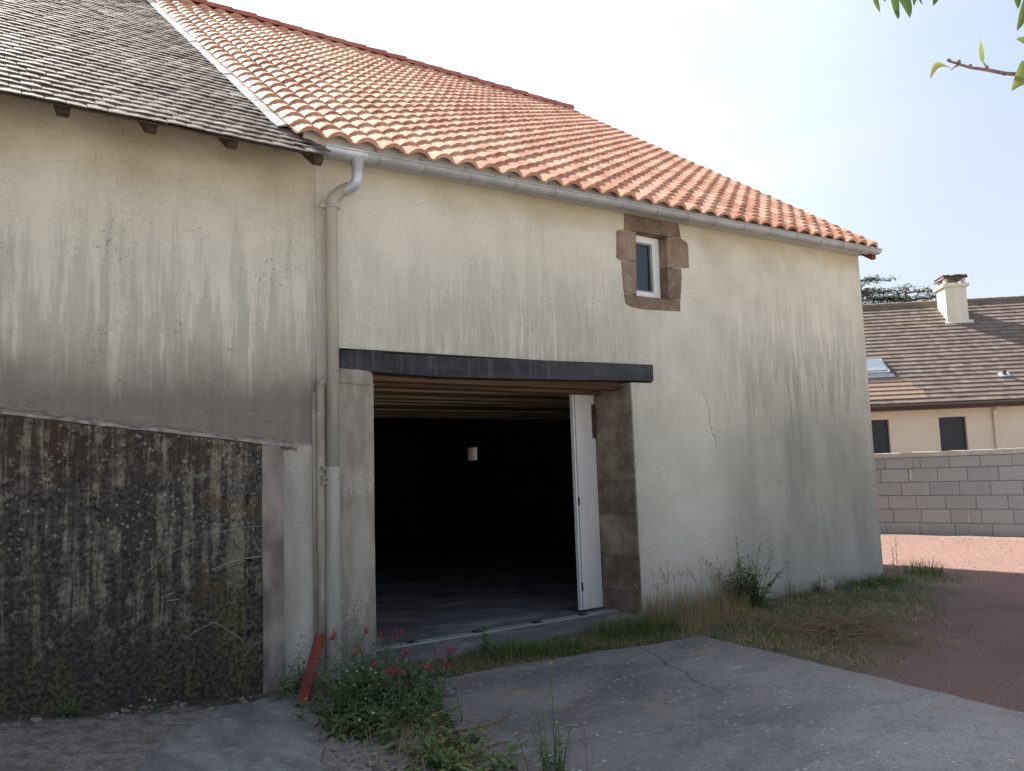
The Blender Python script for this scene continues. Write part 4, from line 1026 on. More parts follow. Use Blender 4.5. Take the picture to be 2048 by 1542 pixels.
# ------------------------------------------------------------------ trees beyond
def cedar(x, y, top, rad, seed, label):
    rr = random.Random(seed); t = thing('cedar_tree', label, 'tree', (x, y, .1), 0, 'cedars behind the neighbouring house')
    mb = MB(); mb.tube([(0, 0, 0), (.1, 0, top * .4), (0, .1, top * .75), (.05, 0, top - .5)], [.32, .24, .13, .03], 9); 
    br = MB(); cr = MB()
    nb = 80
    for k in range(nb):
        z = top * (.28 + .70 * (k / nb)); a = rr.uniform(0, 6.28); L = rad * (1 - .55 * ((z / top - .28) / .72) ** 2.4) * rr.uniform(.7, 1.1)
        d = Vector((math.cos(a), math.sin(a), 0)); up = rr.uniform(.05, .30)
        pts = [Vector((0, 0, z)) + d * (L * q) + Vector((0, 0, L * (up * q - .18 * q * q))) for q in (0, .35, .7, 1)]
        br.tube(pts, [.06, .045, .03, .01], 5)
        for m in range(int(110 * L / 2)):
            q = rr.uniform(.25, 1.05); i = min(2, int(q * 3)); p = pts[i].lerp(pts[i + 1], q * 3 - i if q < 1 else 1.0)
            p = p + Vector((rr.gauss(0, .26), rr.gauss(0, .26), rr.gauss(.05, .06)))
            e = (d * rr.uniform(.3, 1) + Vector((rr.gauss(0, .6), rr.gauss(0, .6), rr.gauss(.12, .22)))).normalized()
            cr.leaf(p, e, (0, 0, 1), rr.uniform(.20, .36), rr.uniform(.05, .09), .3, rr.random(), .4)
    mb.obj('trunk', M_BARK, t, True, local=True); br.obj('branches', M_BARK, t, True, local=True, kind='stuff'); cr.obj('crown', M_NEEDLE, t, local=True, kind='stuff')
cedar(41.0, 18.95, 11.6, 3.0, 3, 'dark cedar with layered boughs nearest the barn corner above the house ridge')
cedar(43.0, 17.55, 10.9, 3.4, 8, 'lower spreading cedar just left of the neighbouring chimney')
def round_tree(x, y, top, rad, seed, label):
    rr = random.Random(seed); t = thing('tall_tree', label, 'tree', (x, y, 0))
    mb = MB(); mb.tube([(0, 0, 0), (.1, 0, top * .5), (0, 0, top * .85)], [.25, .17, .05], 9); mb.obj('trunk', M_BARK, t, True, local=True)
    br = MB(); cr = MB()
    for k in range(30):
        z = top * rr.uniform(.45, .93); a = rr.uniform(0, 6.28); L = rad * rr.uniform(.5, 1) * (1.05 - .6 * max(0, z / top - .6) / .4)
        e = Vector((math.cos(a) * L, math.sin(a) * L, z + L * .45)); br.tube([(0, 0, z), (e.x * .5, e.y * .5, z + L * .3), e], [.05, .03, .01], 5)
        for m in range(110):
            q = rr.uniform(.3, 1.1); p = Vector((0, 0, z)).lerp(e, q) + Vector((rr.gauss(0, .3), rr.gauss(0, .3), rr.gauss(0, .25)))
            cr.leaf(p, (rr.gauss(0, 1), rr.gauss(0, 1), rr.gauss(0, .6)), (0, 0, 1), rr.uniform(.10, .18), rr.uniform(.06, .09), .2, rr.random())
    br.obj('branches', M_BARK, t, True, local=True, kind='stuff'); cr.obj('crown', M_TREELEAF, t, local=True, kind='stuff')
round_tree(5.55, 15.3, 14.3, 1.6, 5, 'tree whose tip just shows over the orange roof ridge')

# ------------------------------------------------------------------ peach tree reaching in at the top right
peach = thing('peach_tree', 'peach tree whose leafy twigs reach in at the upper right', 'tree', (3.9, -6.7, 0))
def pl(p): return Vector(p) - Vector((3.9, -6.7, 0))
mb = MB(); mb.tube([(0, 0, -.1), (.03, .02, .7), (-.02, .03, 1.45)], [.09, .075, .065], 12); mb.obj('trunk', M_BARK, peach, True, local=True)
mb = MB(); 
limbs = [[(0, 0, 1.4), (.3, -.3, 2.1), (.6, -.7, 2.9)], [(0, 0, 1.4), (-.35, -.3, 2.2), (-.5, -.7, 3.1)], [(0, 0, 1.4), (.35, .25, 2.2), (.5, .4, 3.2)], [(-.02, .03, 1.4), (-.3, .25, 2.0), (-.9, .62, 2.45), (-1.35, .86, 2.5)], [(-.02, .03, 1.4), (-.35, .4, 2.3), (-1.0, .78, 2.95), (-1.9, 1.1, 2.90)]]
for l in limbs[:3]: mb.tube(arc_path(l, 4), [.05 - .038 * k / 8 for k in range(9)], 8)
mb.tube(arc_path(limbs[3], 4), [.042 - .034 * k / 12 for k in range(13)], 8)
mb.tube(arc_path(limbs[4], 4), [.042 - .036 * k / 12 for k in range(13)], 8)
mb.obj('branches', M_BARK, peach, True, local=True)
mb = MB(); rr = random.Random(4)
for l in limbs[:3]:
    for k in range(170):
        q = rr.uniform(.35, 1.15); p = Vector(l[1]).lerp(Vector(l[2]), q) + Vector((rr.gauss(0, .2), rr.gauss(0, .2), rr.gauss(0, .16)))
        mb.leaf(p, (rr.gauss(0, 1), rr.gauss(0, 1), rr.gauss(-.4, .5)), (0, 0, 1), rr.uniform(.08, .13), rr.uniform(.022, .03), .4, rr.random() * .8)
mb.obj('crown', M_PEACH, peach, local=True, kind='stuff')
# twig joints and leaf ends, in metres from the foot of the trunk
tw = [Vector(q) for q in ((-1.6843, 1.0157, 2.5247), (-1.7680, 1.0505, 2.5157), (-1.8165, 1.0718, 2.5163), (-1.8618, 1.0904, 2.5215), (-1.8966, 1.1135, 2.5288), (-1.9266, 1.1217, 2.5321), (-1.9484, 1.1357, 2.5413))]
ACROSS = Vector((0.5671, 0.8169, 0.1050))
mb = MB(); mb.tube([Vector(limbs[3][3])] + tw, [.008, .006, .0052, .0045, .004, .0034, .003, .0028], 7)
for k in (2, 3, 4, 5, 6, 6): 
    p = tw[k] + Vector((random.uniform(-.006, .006), 0, random.uniform(-.004, .006))); mb.ball(p, .006 if k < 6 else .0045, 0.5, 1)
sp = tw[5]; mb.tube([tw[5], tw[5] + (tw[6] - tw[5]) * .6 - Vector((0, 0, .012)), (-1.9528, 1.1299, 2.5151)], [.0025, .002, .0015], 5)
mb.tube([tw[3], (-1.8692, 1.0933, 2.5384)], [.0025, .0018], 5)
mb.obj('twig', M_TWIGBARK, peach, True, local=True)
mb = MB(); up_tw = [Vector(limbs[4][3]), Vector((-1.8331, 1.0660, 2.7470)), Vector((-1.9815, 1.1480, 2.7194)), Vector((-2.0795, 1.2047, 2.7127))]
mb.tube(arc_path(up_tw, 4), [.006 - .003 * k / 12 for k in range(13)], 6); mb.obj('twig', M_TWIGBARK, peach, True, local=True)
def peach_leaf(A, B, W, bend, rnd, flat=.0):
    A = Vector(A); B = Vector(B); d = B - A; n = 7
    sd = d.cross(ACROSS).normalized(); bn_ = sd
    nrm = d.normalized().cross(sd)
    m_ = MB(); V = []
    for k in range(n + 1):
        t = k / n; wd = W * (math.sin(math.pi * min(1, t * .92 + .04)) ** .8) * (1 - .25 * t)
        if k == n: wd = .0006
        ctr = A + d * t + bn_ * (bend * math.sin(math.pi * t)) 
        wv = (sd * math.cos(flat) + nrm * math.sin(flat)) * wd * .5; cup = nrm * (wd * .22)
        V += [ctr - wv + cup, ctr, ctr + wv + cup]
    F = []
    for k in range(n): o = k * 3; F += [(o, o + 1, o + 4, o + 3), (o + 1, o + 2, o + 5, o + 4)]
    m_.add(V, F, rnd); 
    for q in range(len(m_.a)): m_.a[q] = min(1, max(0, rnd + .12 * (q // 2 - 3) / 3))
    m_.obj('leaf', M_PEACH, peach, True, local=True)
for A, B, W, bend, rnd, fl in (
    ((-1.9529, 1.1296, 2.5174), (-2.0233, 1.1464, 2.4819), 0.018, -0.022, 0.8, 0.3),
    ((-1.8712, 1.0947, 2.5385), (-1.9095, 1.0794, 2.5786), 0.024, 0.004, 0.6, 0.4),
    ((-1.7924, 1.0398, 2.5400), (-1.8444, 1.0500, 2.4562), 0.03, 0.006, 0.62, 0.2),
    ((-1.7346, 1.0506, 2.5243), (-1.7996, 1.0643, 2.4832), 0.018, 0.004, 0.85, 0.2),
    ((-1.7112, 1.0358, 2.6090), (-1.7867, 1.0522, 2.6031), 0.036, 0.006, 0.35, 0.3),
    ((-1.7701, 1.0275, 2.7059), (-1.8171, 1.0361, 2.6069), 0.024, 0.004, 0.45, 0.5),
    ((-1.7067, 1.0408, 2.7356), (-1.7528, 1.0466, 2.6539), 0.04, 0.006, 0.25, 0.3),
    ((-1.7929, 1.0398, 2.7333), (-1.8168, 1.0292, 2.6591), 0.02, 0.0, 0.4, 0.4),
    ((-2.1012, 1.2193, 2.7159), (-2.1153, 1.2014, 2.6459), 0.014, -0.004, 0.5, 0.2),
    ((-2.0763, 1.1899, 2.7147), (-2.0903, 1.1746, 2.6240), 0.02, 0.0, 0.3, 0.2),
    ((-2.0546, 1.1984, 2.7224), (-2.0473, 1.1677, 2.6359), 0.026, 0.008, 0.12, 0.2),
    ((-2.0773, 1.1851, 2.6630), (-2.0978, 1.1683, 2.6186), 0.012, 0, 0.2, 0.2),
    ((-2.0131, 1.1698, 2.7207), (-2.0404, 1.1594, 2.6638), 0.012, 0.0, 0.4, 0.5),
    ((-2.0089, 1.1681, 2.7110), (-2.0240, 1.1477, 2.6654), 0.006, 0.0, 0.1, 0.5),
    ((-1.9795, 1.1720, 2.7122), (-1.9884, 1.1447, 2.6875), 0.012, 0.0, 0.1, 0.5),
    ((-1.9559, 1.1421, 2.7220), (-1.9938, 1.1387, 2.6677), 0.017, 0, 0.05, 0.2),
    ((-1.6971, 1.0307, 2.6678), (-1.7657, 1.0428, 2.6585), 0.03, 0.004, 0.3, 0.4),
    ((-2.0716, 1.1993, 2.7123), (-2.1083, 1.1934, 2.6701), 0.01, 0, 0.1, 0.5)):
    peach_leaf(A, B, W, bend, rnd, fl)

# ------------------------------------------------------------------ grasses and ground cover
def blade_mesh(name, spots, mat, parent=None, **kw):
    """spots: x, y, z, height, width, lean, azimuth, rnd"""
    V = []; F = []; A = []; o = 0
    for x, y, z, h, wd, ln, az, rd in spots:
        dx, dy = math.cos(az), math.sin(az); sx, sy = -dy * wd * .5, dx * wd * .5
        for t, ww in ((0, 1), (.5, .8)):
            q = ln * t * t * h; V += [(x + dx * q - sx * ww, y + dy * q - sy * ww, z + h * t * (1 - .25 * ln * t)), (x + dx * q + sx * ww, y + dy * q + sy * ww, z + h * t * (1 - .25 * ln * t))]
        V.append((x + dx * ln * h, y + dy * ln * h, z + h * (1 - .35 * ln)))
        F += [(o, o + 1, o + 3, o + 2), (o + 2, o + 3, o + 4)]; A += [rd, rd]; o += 5
    m_ = MB(); m_.v = V; m_.f = F; m_.a = A
    return m_.obj(name, mat, parent, **kw)

def in_slab(x, y): return inpoly((x, y), SLAB)
spots = []; dspots = []
rr = random.Random(11)
def tuft(cx, cy, rad, n, h, lean=.5, rnd0=.1, rnd1=.6, wd=.007, dst=None, sq=1.0):
    for _ in range(n):
        a = rr.uniform(0, 6.28); r = rad * math.sqrt(rr.random()); x, y = cx + math.cos(a) * r, cy + math.sin(a) * r * sq
        hh = h * rr.uniform(.45, 1.1)
        (spots if dst is None else dst).append((x, y, ground_z(x, y) - .01, hh, wd * rr.uniform(.7, 1.3), rr.uniform(.1, lean), a + rr.gauss(0, .9), rr.uniform(rnd0, rnd1)))
# strip of grass between threshold and slab
for cx, cy, rad, n, h in ((3.15, -.45, .2, 260, .12), (3.45, -.48, .22, 240, .11), (3.75, -.40, .22, 260, .14), (4.05, -.35, .20, 420, .22), (4.25, -.42, .2, 380, .20), (4.5, -.5, .2, 320, .15), (4.75, -.55, .2, 260, .12),
                          (5.0, -.62, .22, 200, .09), (5.25, -.40, .24, 420, .20), (5.5, -.38, .25, 520, .26), (5.72, -.42, .22, 420, .24), (5.95, -.5, .2, 280, .18), (5.35, -.75, .2, 220, .12), (5.6, -.82, .15, 200, .14),
                          (9.9, -.18, .22, 260, .17), (10.2, -.15, .2, 260, .20), (9.5, -.16, .25, 240, .14), (10.5, -.2, .2, 200, .14), (11.3, -.1, .22, 420, .25), (6.4, -1.35, .12, 160, .10), (5.9, -1.05, .1, 90, .1), (10.0, -.7, .3, 160, .08), (10.9, -.45, .3, 160, .09)):
    tuft(cx, cy, rad * 1.15, int(n * .55), h * 1.05, 1.1, .05, .85)
for _ in range(15000):      # low mat over the strip and the corner to the right
    x = rr.uniform(3.0, 11.5); y = -rr.random() ** 1.2 * (.8 if x < 6 else 1.75) - .02
    if in_slab(x, y) or (x > 6 and .42 * x - y > 5.2 + rr.uniform(-.9, .5)): continue
    if mnoise.noise(Vector((x * 1.6, y * 1.6, 7))) < -.2: continue
    spots.append((x, y, ground_z(x, y) - .01, rr.uniform(.03, .10), rr.uniform(.004, .009), rr.uniform(.2, 1.2), rr.uniform(0, 6.28), rr.betavariate(2, 2)))
for _ in range(5200):
    x = rr.uniform(5.9, 9.2); y = -rr.uniform(.2, 2.6)
    if in_slab(x, y) or .42 * x - y > 5.25 + rr.uniform(-.5, .5) or mnoise.noise(Vector((x * 2.1, y * 2.1, 5))) < -.05: continue
    spots.append((x, y, ground_z(x, y) - .01, rr.uniform(.03, .11), rr.uniform(.004, .008), rr.uniform(.3, 1.4), rr.uniform(0, 6.28), rr.betavariate(2.5, 1.6)))
blade_mesh('grass', spots, M_GRASS, kind='stuff')
# tall dried grass right of the doorway and straw litter
def dry(cx, cy, rad, n, h, lean=.45): tuft(cx, cy, rad, n, h, lean, 0, 1, .0035, dspots)
for cx, cy, rad, n, h in ((5.95, -.22, .16, 150, .42), (6.2, -.22, .2, 240, .46), (6.5, -.26, .22, 300, .42), (6.8, -.28, .22, 280, .40), (7.05, -.34, .2, 200, .36), (6.35, -.55, .25, 240, .28), (6.7, -.6, .25, 240, .26), (7.0, -.65, .2, 140, .2), (7.95, -.3, .15, 90, .16), (8.3, -.4, .3, 120, .12), (6.05, -.75, .18, 160, .2)):
    dry(cx, cy, rad, n, h)
for _ in range(11000):
    x = rr.uniform(2.9, 9.5); y = -rr.random() * (.85 if x < 6 else 1.9) - .05
    if in_slab(x, y) or (x > 6 and .42 * x - y > 5.1 + rr.uniform(-.9, .4)) or mnoise.noise(Vector((x * 1.4, y * 1.4, 2))) < -.05: continue
    dspots.append((x, y, ground_z(x, y) + .004, rr.uniform(.03, .11), rr.uniform(.003, .006), rr.uniform(1.0, 2.2), rr.uniform(0, 6.28), rr.random()))
for _ in range(800):       # straw in the weed bed in front
    x = rr.gauss(2.45, .18); y = rr.gauss(-2.1, .4)
    dspots.append((x, y, ground_z(x, y) + .01, rr.uniform(.05, .16), rr.uniform(.003, .0045), rr.uniform(.6, 2.0), rr.uniform(0, 6.28), rr.random()))
for _ in range(5200):
    x = rr.uniform(5.8, 8.6); y = -rr.uniform(.3, 2.7)
    if .42 * x - y > 5.35 + rr.uniform(-.6, .6) or (in_slab(x, y) and rr.random() < .9) or mnoise.noise(Vector((x * 1.9, y * 1.9, 12))) < -.1: continue
    dspots.append((x, y, max(ground_z(x, y), .037 if in_slab(x, y) else -1) + .004, rr.uniform(.03, .12), rr.uniform(.003, .006), rr.uniform(1.0, 2.4), rr.uniform(0, 6.28), rr.random()))
blade_mesh('dry_grass', dspots, M_DRY, kind='stuff')
# seed heads standing above the dry grass
mb = MB()
for _ in range(46):
    x, y = rr.uniform(5.95, 7.1), rr.uniform(-.45, -.12); h = rr.uniform(.38, .62); a = rr.gauss(0, .25), rr.gauss(0, .15)
    z = ground_z(x, y); p = [(x, y, z), (x + a[0] * .3 * h, y + a[1] * .3 * h, z + h * .55), (x + a[0] * h, y + a[1] * h, z + h)]
    mb.tube(p, [.0018, .0015, .001], 4, rr.random()); d = Vector(p[2]) - Vector(p[1]); d.normalize()
    for q in range(7): mb.leaf(Vector(p[2]) - d * (.008 * q), d + Vector((rr.gauss(0, .35), rr.gauss(0, .35), 0)), (0, 1, 0), rr.uniform(.02, .035), .006, .1, rr.random())
mb.obj('grass_seed_heads', M_DRY, None, kind='stuff')

# pebbles and crumbs
mb = MB()
for _ in range(2600):
    k = rr.random()
    if k < .2: x, y = rr.uniform(1.9, 2.75), rr.uniform(-2.6, -.3)
    elif k < .27: x, y = rr.uniform(.2, 2.1), rr.uniform(-.75, -.14)
    elif k < .92: x, y = rr.uniform(5.6, 12.5), rr.uniform(-4.2, .8)
    else: x, y = rr.uniform(13.2, 15.1), rr.uniform(-.6, 2.8)
    if in_slab(x, y) or (x < 10.7 and y > -.05): continue
    r = rr.choice((.004, .006, .008, .012)) * rr.uniform(.7, 1.3)
    mb.ball((x, y, ground_z(x, y) + r * .3), r, rr.random(), 1, (1, rr.uniform(.6, 1), rr.uniform(.45, .8)))
mb.obj('pebbles', M_PEBBLE, None, kind='stuff')

mb = MB()
for _ in range(190):
    k = rr.random()
    x, y = (rr.uniform(1.95, 2.5), rr.uniform(-2.6, -.35)) if k < .85 else (rr.uniform(.1, 1.9), -.2 - abs(rr.gauss(0, .3)))
    r = rr.uniform(.010, .026); M = Matrix.Translation((x, y, ground_z(x, y) + r * .15)) @ Matrix.Rotation(rr.uniform(0, 6.28), 4, 'Z') @ Matrix.Rotation(rr.gauss(0, .3), 4, 'X')
    mb.box(-r, r, -r * .7, r * .7, -r * .5, r * .5, rr.random(), M, r * .3)
mb.obj('rubble', M_PEBBLE, None, kind='stuff')

# ------------------------------------------------------------------ plants
def stem_curve(rr, h, lean, az, n=5):
    return [Vector((math.cos(az) * lean * h * (k / n) ** 1.5, math.sin(az) * lean * h * (k / n) ** 1.5, h * k / n)) for k in range(n + 1)]

def plant(name, label, cat, loc, seed, stems, leaf, mat, flowers=None, smat=None, group=None, spread=.02):
    """stems: n, hmin, hmax, lean; leaf: per-stem count, length, width, droop, from-fraction"""
    rr = random.Random(seed); z = ground_z(loc[0], loc[1])
    t = thing(name, label, cat, (loc[0], loc[1], z - .01), 0, group)
    st = MB(); fo = MB(); tips = []
    n, h0, h1, lean = stems; nl, L, W, dr, fr0 = leaf
    for k in range(n):
        az = rr.uniform(0, 6.28); h = rr.uniform(h0, h1); b0 = Vector((rr.gauss(0, spread), rr.gauss(0, spread), 0))
        c = [b0 + p for p in stem_curve(rr, h, rr.uniform(0, lean), az)]
        st.tube(c, [.0045 - .003 * q / 5 for q in range(6)], 5, rr.random()); tips.append((c[-1], (c[-1] - c[-2]).normalized()))
        for m in range(nl):
            q = fr0 + (1 - fr0) * (m + rr.random()) / nl; i = min(4, int(q * 5)); p = c[i].lerp(c[i + 1], q * 5 - i)
            a = rr.uniform(0, 6.28); e = Vector((math.cos(a), math.sin(a), rr.uniform(.1, .9)))
            sz = L * (1.1 - .55 * q) * rr.uniform(.7, 1.2)
            fo.leaf(p, e, (0, 0, 1), sz, W * sz / L, dr, rr.random())
    st.obj('stems' if n > 1 else 'stem', smat or mat, t, True, local=True, **({'kind': 'stuff'} if n > 1 else {})); fo.obj('foliage', mat, t, local=True, kind='stuff')
    if flowers: flowers(rr, t, tips)
    return t

def valerian_heads(rr, t, tips):
    tips = sorted(tips, key=lambda q: -q[0].z)[:9]
    for p, d in tips:
        if rr.random() < .2: continue
        m_ = MB(); r = rr.uniform(.022, .036)
        for k in range(rr.randint(20, 40)):
            c = p + Vector([max(-r, min(r, rr.gauss(0, r * .5))) for _ in range(3)])
            m_.leaf(c, (rr.gauss(0, 1), rr.gauss(0, 1), rr.gauss(.5, .7)), (0, 0, 1), rr.uniform(.014, .022), .013, .3, rr.random())
        m_.obj('flower_head', M_PINK, t, local=True)
def dot_flowers(mat, n, r, lift=.01):
    def f(rr, t, tips):
        for p, d in rr.sample(tips, min(n, len(tips))):
            m_ = MB(); c = p + d * lift; up = (d + Vector((rr.gauss(0, .3), rr.gauss(0, .3), .5))).normalized()
            s1 = up.orthogonal().normalized()
            for k in range(9):
                a = 6.283 * k / 9; e = Matrix.Rotation(a, 3, up) @ s1; m_.leaf(c, e + up * .25, up, r, r * .55, .1, rr.random())
            m_.ball(c + up * r * .1, r * .35, .2, 1); m_.obj('flower_head', mat, t, local=True)
    return f
plant('valerian_plant', 'bushy red valerian with crimson flower heads in front of the pier', 'plant', (2.62, -.72), 1, (56, .20, .48, .85), (14, .105, .030, .5, .0), M_BLUEGREEN, valerian_heads, spread=.17)
plant('valerian_plant', 'leafy valerian with few flower heads spilling toward the slab edge', 'plant', (2.70, -1.12), 2, (60, .14, .34, .8), (14, .095, .026, .5, .0), M_BLUEGREEN, valerian_heads, spread=.14)
plant('daisy_weed', 'bushy weed with tiny cream daisies in front of the red board', 'plant', (2.40, -1.08), 3, (70, .12, .32, .9), (16, .085, .018, .5, .0), M_GREEN, dot_flowers(M_CREAM, 22, .010), spread=.14)
plant('dark_weed', 'low dark green weed along the soil beside the left apron', 'plant', (2.28, -1.45), 4, (44, .08, .22, 1.0), (14, .08, .028, .5, .0), M_GREEN, dot_flowers(M_CREAM, 6, .010), spread=.12)
plant('leafy_weed', 'broad leaved green weed at the front end of the soil bed', 'plant', (2.46, -2.15), 5, (26, .07, .18, 1.2), (9, .095, .045, .5, .0), M_GREEN, spread=.10)
plant('mixed_weed', 'low bushy weed with small cream flowers next to the slab edge', 'plant', (2.88, -.82), 6, (44, .10, .26, .9), (14, .07, .016, .4, .0), M_GREEN, dot_flowers(M_CREAM, 18, .009), spread=.14)
plant('clover_weed', 'small bright green weed tucked against the pier foot left of the red board', 'plant', (2.26, -.24), 7, (18, .12, .26, .6), (12, .05, .026, .4, .1), M_GREEN, spread=.06)
plant('single_weed', 'single upright pale green stem at the doorway threshold', 'plant', (4.0, -.18), 8, (3, .20, .33, .1), (14, .075, .024, .5, .1), M_GREEN, spread=.012)
plant('tangled_weed', 'loose tangled weed with a few cream daisies in the middle of the soil bed', 'plant', (2.52, -1.62), 51, (30, .10, .30, .9), (12, .075, .018, .5, .0), M_GREEN, dot_flowers(M_CREAM, 6, .010), spread=.13)
plant('broad_weed', 'low broad leaved weed at the very front of the soil bed beside the slab edge', 'plant', (2.36, -2.50), 50, (22, .06, .16, 1.2), (8, .10, .05, .5, .1), M_GREEN, spread=.11)
plant('dandelion', 'yellow dandelion at the right edge of the weed bed', 'flower', (2.63, -1.72), 9, (2, .05, .09, .3), (8, .07, .02, .5, .0), M_GREEN, dot_flowers(M_YELLOW, 1, .022), spread=.02)
sh = plant('nightshade_shrub', 'green leafy shrub with tall thin stems against the barn wall', 'plant', (7.45, -.22), 10, (34, .22, .58, .75), (16, .125, .055, .45, .1), M_GREEN, spread=.10)
mb = MB(); fo = MB(); rr2 = random.Random(5)
for dx, h, ln, az in ((-.18, .82, .06, 1.5), (.16, .74, .25, -.3), (.34, .66, .5, -.2), (.52, .58, .55, 0), (.05, .6, .2, .4)):
    c = [Vector((dx * .4, 0, 0)) + p for p in stem_curve(rr2, h, ln, az)]; mb.tube(c, [.005, .0045, .004, .003, .002, .0012], 5)
    for k in range(26):
        q = rr2.uniform(.55, 1.0); i = min(4, int(q * 5)); p = c[i].lerp(c[i + 1], q * 5 - i); e = Vector((rr2.gauss(0, 1), rr2.gauss(0, 1), rr2.gauss(.4, .5)))
        fo.leaf(p, e, (0, 0, 1), rr2.uniform(.02, .05), .010, .2, rr2.random())
mb.obj('tall_stem', M_GREEN, sh, True, local=True); fo.obj('sprig', M_GREEN, sh, local=True, kind='stuff')
plant('wall_weed', 'small sparse weed at the wall foot right of the green shrub', 'plant', (8.35, -.16), 12, (6, .14, .26, .3), (7, .05, .022, .4, .2), M_GREEN, spread=.05)
plant('wall_weed', 'thin upright weed near the pale stone at the wall foot', 'plant', (8.85, -.18), 13, (5, .18, .30, .25), (7, .045, .018, .4, .2), M_GREEN, spread=.05)
HAWK = ['yellow hawkweed left of the pale stone by the wall', 'yellow hawkweed straight in front of the pale stone', 'yellow hawkweed in the grass midway from the stone to the barn corner', 'yellow hawkweed farther out in the grass near the barn corner',
        'yellow hawkweed between the twig heap and the thin wall weed', 'rightmost yellow hawkweed, nearest the barn corner', 'low yellow hawkweed nearest the twig heap on its far side', 'orange yellow hawkweed at the foot of the green shrub']
for i, (x, y, h) in enumerate(((8.75, -.42, .12), (9.05, -.55, .11), (9.55, -.40, .10), (9.75, -.55, .09), (8.55, -.62, .10), (10.0, -.42, .10), (9.3, -.7, .08), (7.0, -.5, .12))):
    plant('hawkweed', HAWK[i], 'flower', (x, y), 20 + i, (3, h * .7, h, .4), (5, .05, .016, .5, .0), M_GREEN, dot_flowers(M_YELLOW, 3, .015), group='yellow hawkweeds near the barn corner', spread=.03)
plant('corner_bush', 'dark green bush peeping out behind the barn corner', 'plant', (11.35, .62), 40, (16, .35, .55, .35), (14, .07, .032, .4, .1), M_GREEN, spread=.10)
plant('tall_weed', 'yellow budded weed with feathery stems at the bottom middle of the slab', 'plant', (2.62, -2.98), 41, (12, .16, .42, .32), (30, .062, .012, .3, .0), M_GREEN, dot_flowers(M_YELLOW, 4, .010), M_BROWN and M_GREEN, spread=.04)
plant('flower_spike', 'thin stalk with two yellow buds rising over the slab', 'flower', (2.69, -2.90), 42, (1, .60, .62, .08), (8, .03, .006, .2, .45), M_GREEN, dot_flowers(M_YELLOW, 1, .013), spread=.0)
plant('small_rosette', 'little grey green weed at the foot of the blackened wall', 'plant', (.75, -.24), 43, (8, .05, .13, 1.0), (8, .06, .022, .5, .0), M_GREEN, spread=.03)
plant('moss_weed', 'tiny daisies at the foot of the blackened wall', 'plant', (1.22, -.22), 44, (7, .03, .07, 1.0), (8, .03, .012, .5, .0), M_GREEN, dot_flowers(M_CREAM, 3, .009), spread=.10)
# dry branched stalk
st = thing('dry_stalk', 'bare forked dry stalk beside the yellow budded weed', 'plant', (2.82, -3.0, 0))
mb = MB(); mb.tube([(0, 0, .0), (.01, .01, .16), (.0, .02, .32)], [.004, .0032, .0026], 6)
for p in ([(0, .02, .22), (-.04, .03, .27), (-.085, .05, .285)], [(0, .02, .32), (.02, .03, .38), (.03, .02, .46), (.065, .0, .52)], [(0, .02, .32), (.04, .0, .36), (.07, -.01, .38)], [(.02, .03, .38), (-.02, .04, .44), (-.035, .05, .49)], [(.03, .02, .46), (.05, .04, .47)], [(.03, .02, .40), (.06, .03, .43)], [(0, .01, .16), (-.03, .0, .20), (-.04, 0, .235)]):
    mb.tube(p, [.0022] * (len(p) - 1) + [.001], 5)
mb.obj('stalk', M_STICK, st, True, local=True)

# ------------------------------------------------------------------ loose things
bdm = Matrix.Translation((2.19, -.56, .01)); top_ = Vector((2.49, -.175, .40)) - Vector((2.19, -.56, .01))
rb = thing('red_board', 'red painted plank leaning on the pipes at the pier foot', 'board', (2.19, -.56, .0))
za = top_.normalized(); xa = Vector((.55, -.83, .0)); xa = (xa - za * xa.dot(za)).normalized(); ya = za.cross(xa)
Mb = Matrix(((xa.x, ya.x, za.x, 0), (xa.y, ya.y, za.y, 0), (xa.z, ya.z, za.z, .0), (0, 0, 0, 1)))
mb = MB(); mb.box(-.045, .045, -.011, .011, -.01, top_.length, M=Mb, j=.001); mb.obj('plank', M_RED, rb, local=True)
mb = MB(); mb.box(-.041, .040, -.0105, .0105, top_.length + .0005, top_.length + .004, M=Mb); mb.obj('sawn_end', M_STICK, rb, local=True)
def stick(name, label, pts, r, mat):
    m_ = MB(); p = arc_path(pts, 5); m_.tube(p, [r * (1 - .6 * k / len(p)) for k in range(len(p))], 7)
    o = m_.obj(name, mat, None, True); o['label'] = label; o['category'] = 'stick'
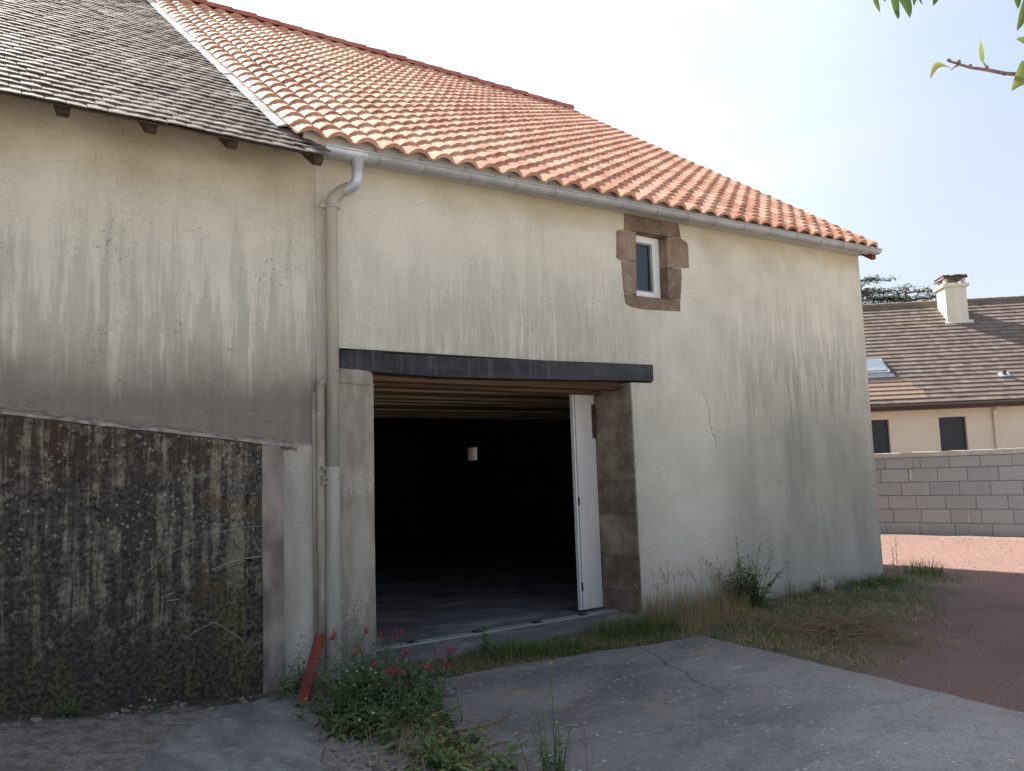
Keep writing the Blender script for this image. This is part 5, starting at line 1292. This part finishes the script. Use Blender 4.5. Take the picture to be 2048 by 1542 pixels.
stick('stick', 'pale grey stick lying on the slab edge beside the dandelion', [(2.60, -1.66, .05), (2.75, -1.58, .055), (2.95, -1.50, .05), (3.07, -1.44, .075)], .008, M_STICK)
stick('stick', 'reddish brown curved stick reaching over the slab from the weed bed', [(2.50, -1.98, .05), (2.7, -2.0, .05), (2.92, -2.02, .055), (3.05, -1.97, .09)], .008, M_STICKB)
stick('stick', 'short dark broken twig on the slab in front of the weed bed', [(2.62, -2.35, .045), (2.72, -2.33, .045), (2.78, -2.36, .046)], .006, M_STICKB)
tp = thing('twig_pile', 'heap of dry brown prunings in the grass right of the slab', 'twig pile', (7.0, -1.5, .02))
tmesh = []
for k in range(10):
    m_ = MB(); L = rr.uniform(.22, .7); m_.tube([(-L / 2, 0, 0), (-L / 5, rr.gauss(0, .03), rr.uniform(.0, .05)), (L / 5, rr.gauss(0, .03), rr.uniform(0, .05)), (L / 2, rr.gauss(0, .05), rr.uniform(-.02, .03))], [.0035, .003, .0024, .0012], 4)
    for q in range(3): x = rr.uniform(-L / 3, L / 3); m_.tube([(x, 0, .02), (x + rr.uniform(.05, .12), rr.gauss(0, .07), rr.uniform(.0, .07))], [.0025, .001], 3)
    tmesh.append(m_.mesh('twig', M_TWIG))
for k in range(130):
    q = rr.random(); c = Vector((-.15, .15, 0)).lerp(Vector((-.1, -.75, 0)), q) + Vector((rr.gauss(0, .26), rr.gauss(0, .20), 0))
    M = Matrix.Translation((c.x, c.y, rr.uniform(.0, .14 * (1 - q * .7)))) @ Matrix.Rotation(-1.0 + rr.gauss(0, .95), 4, 'Z') @ Matrix.Rotation(rr.gauss(0, .12), 4, 'Y')
    link('twig', tmesh[k % 10], tp, local=True, M=M)
stn = MB(); stn.ball((9.05, -.11, .07), .13, .5, 2, (1.15, .6, .75)); bm_v = [Vector(v) for v in stn.v]
stn.v = [tuple(v + Vector((mnoise.noise(v * 9) * .03, mnoise.noise(v * 9 + Vector((3, 1, 2))) * .02, mnoise.noise(v * 8 + Vector((7, 0, 0))) * .035))) for v in bm_v]
o = stn.obj('stone', M_RUBBLE, None, False); o['label'] = 'pale rough stone against the foot of the barn wall near its corner'; o['category'] = 'stone'
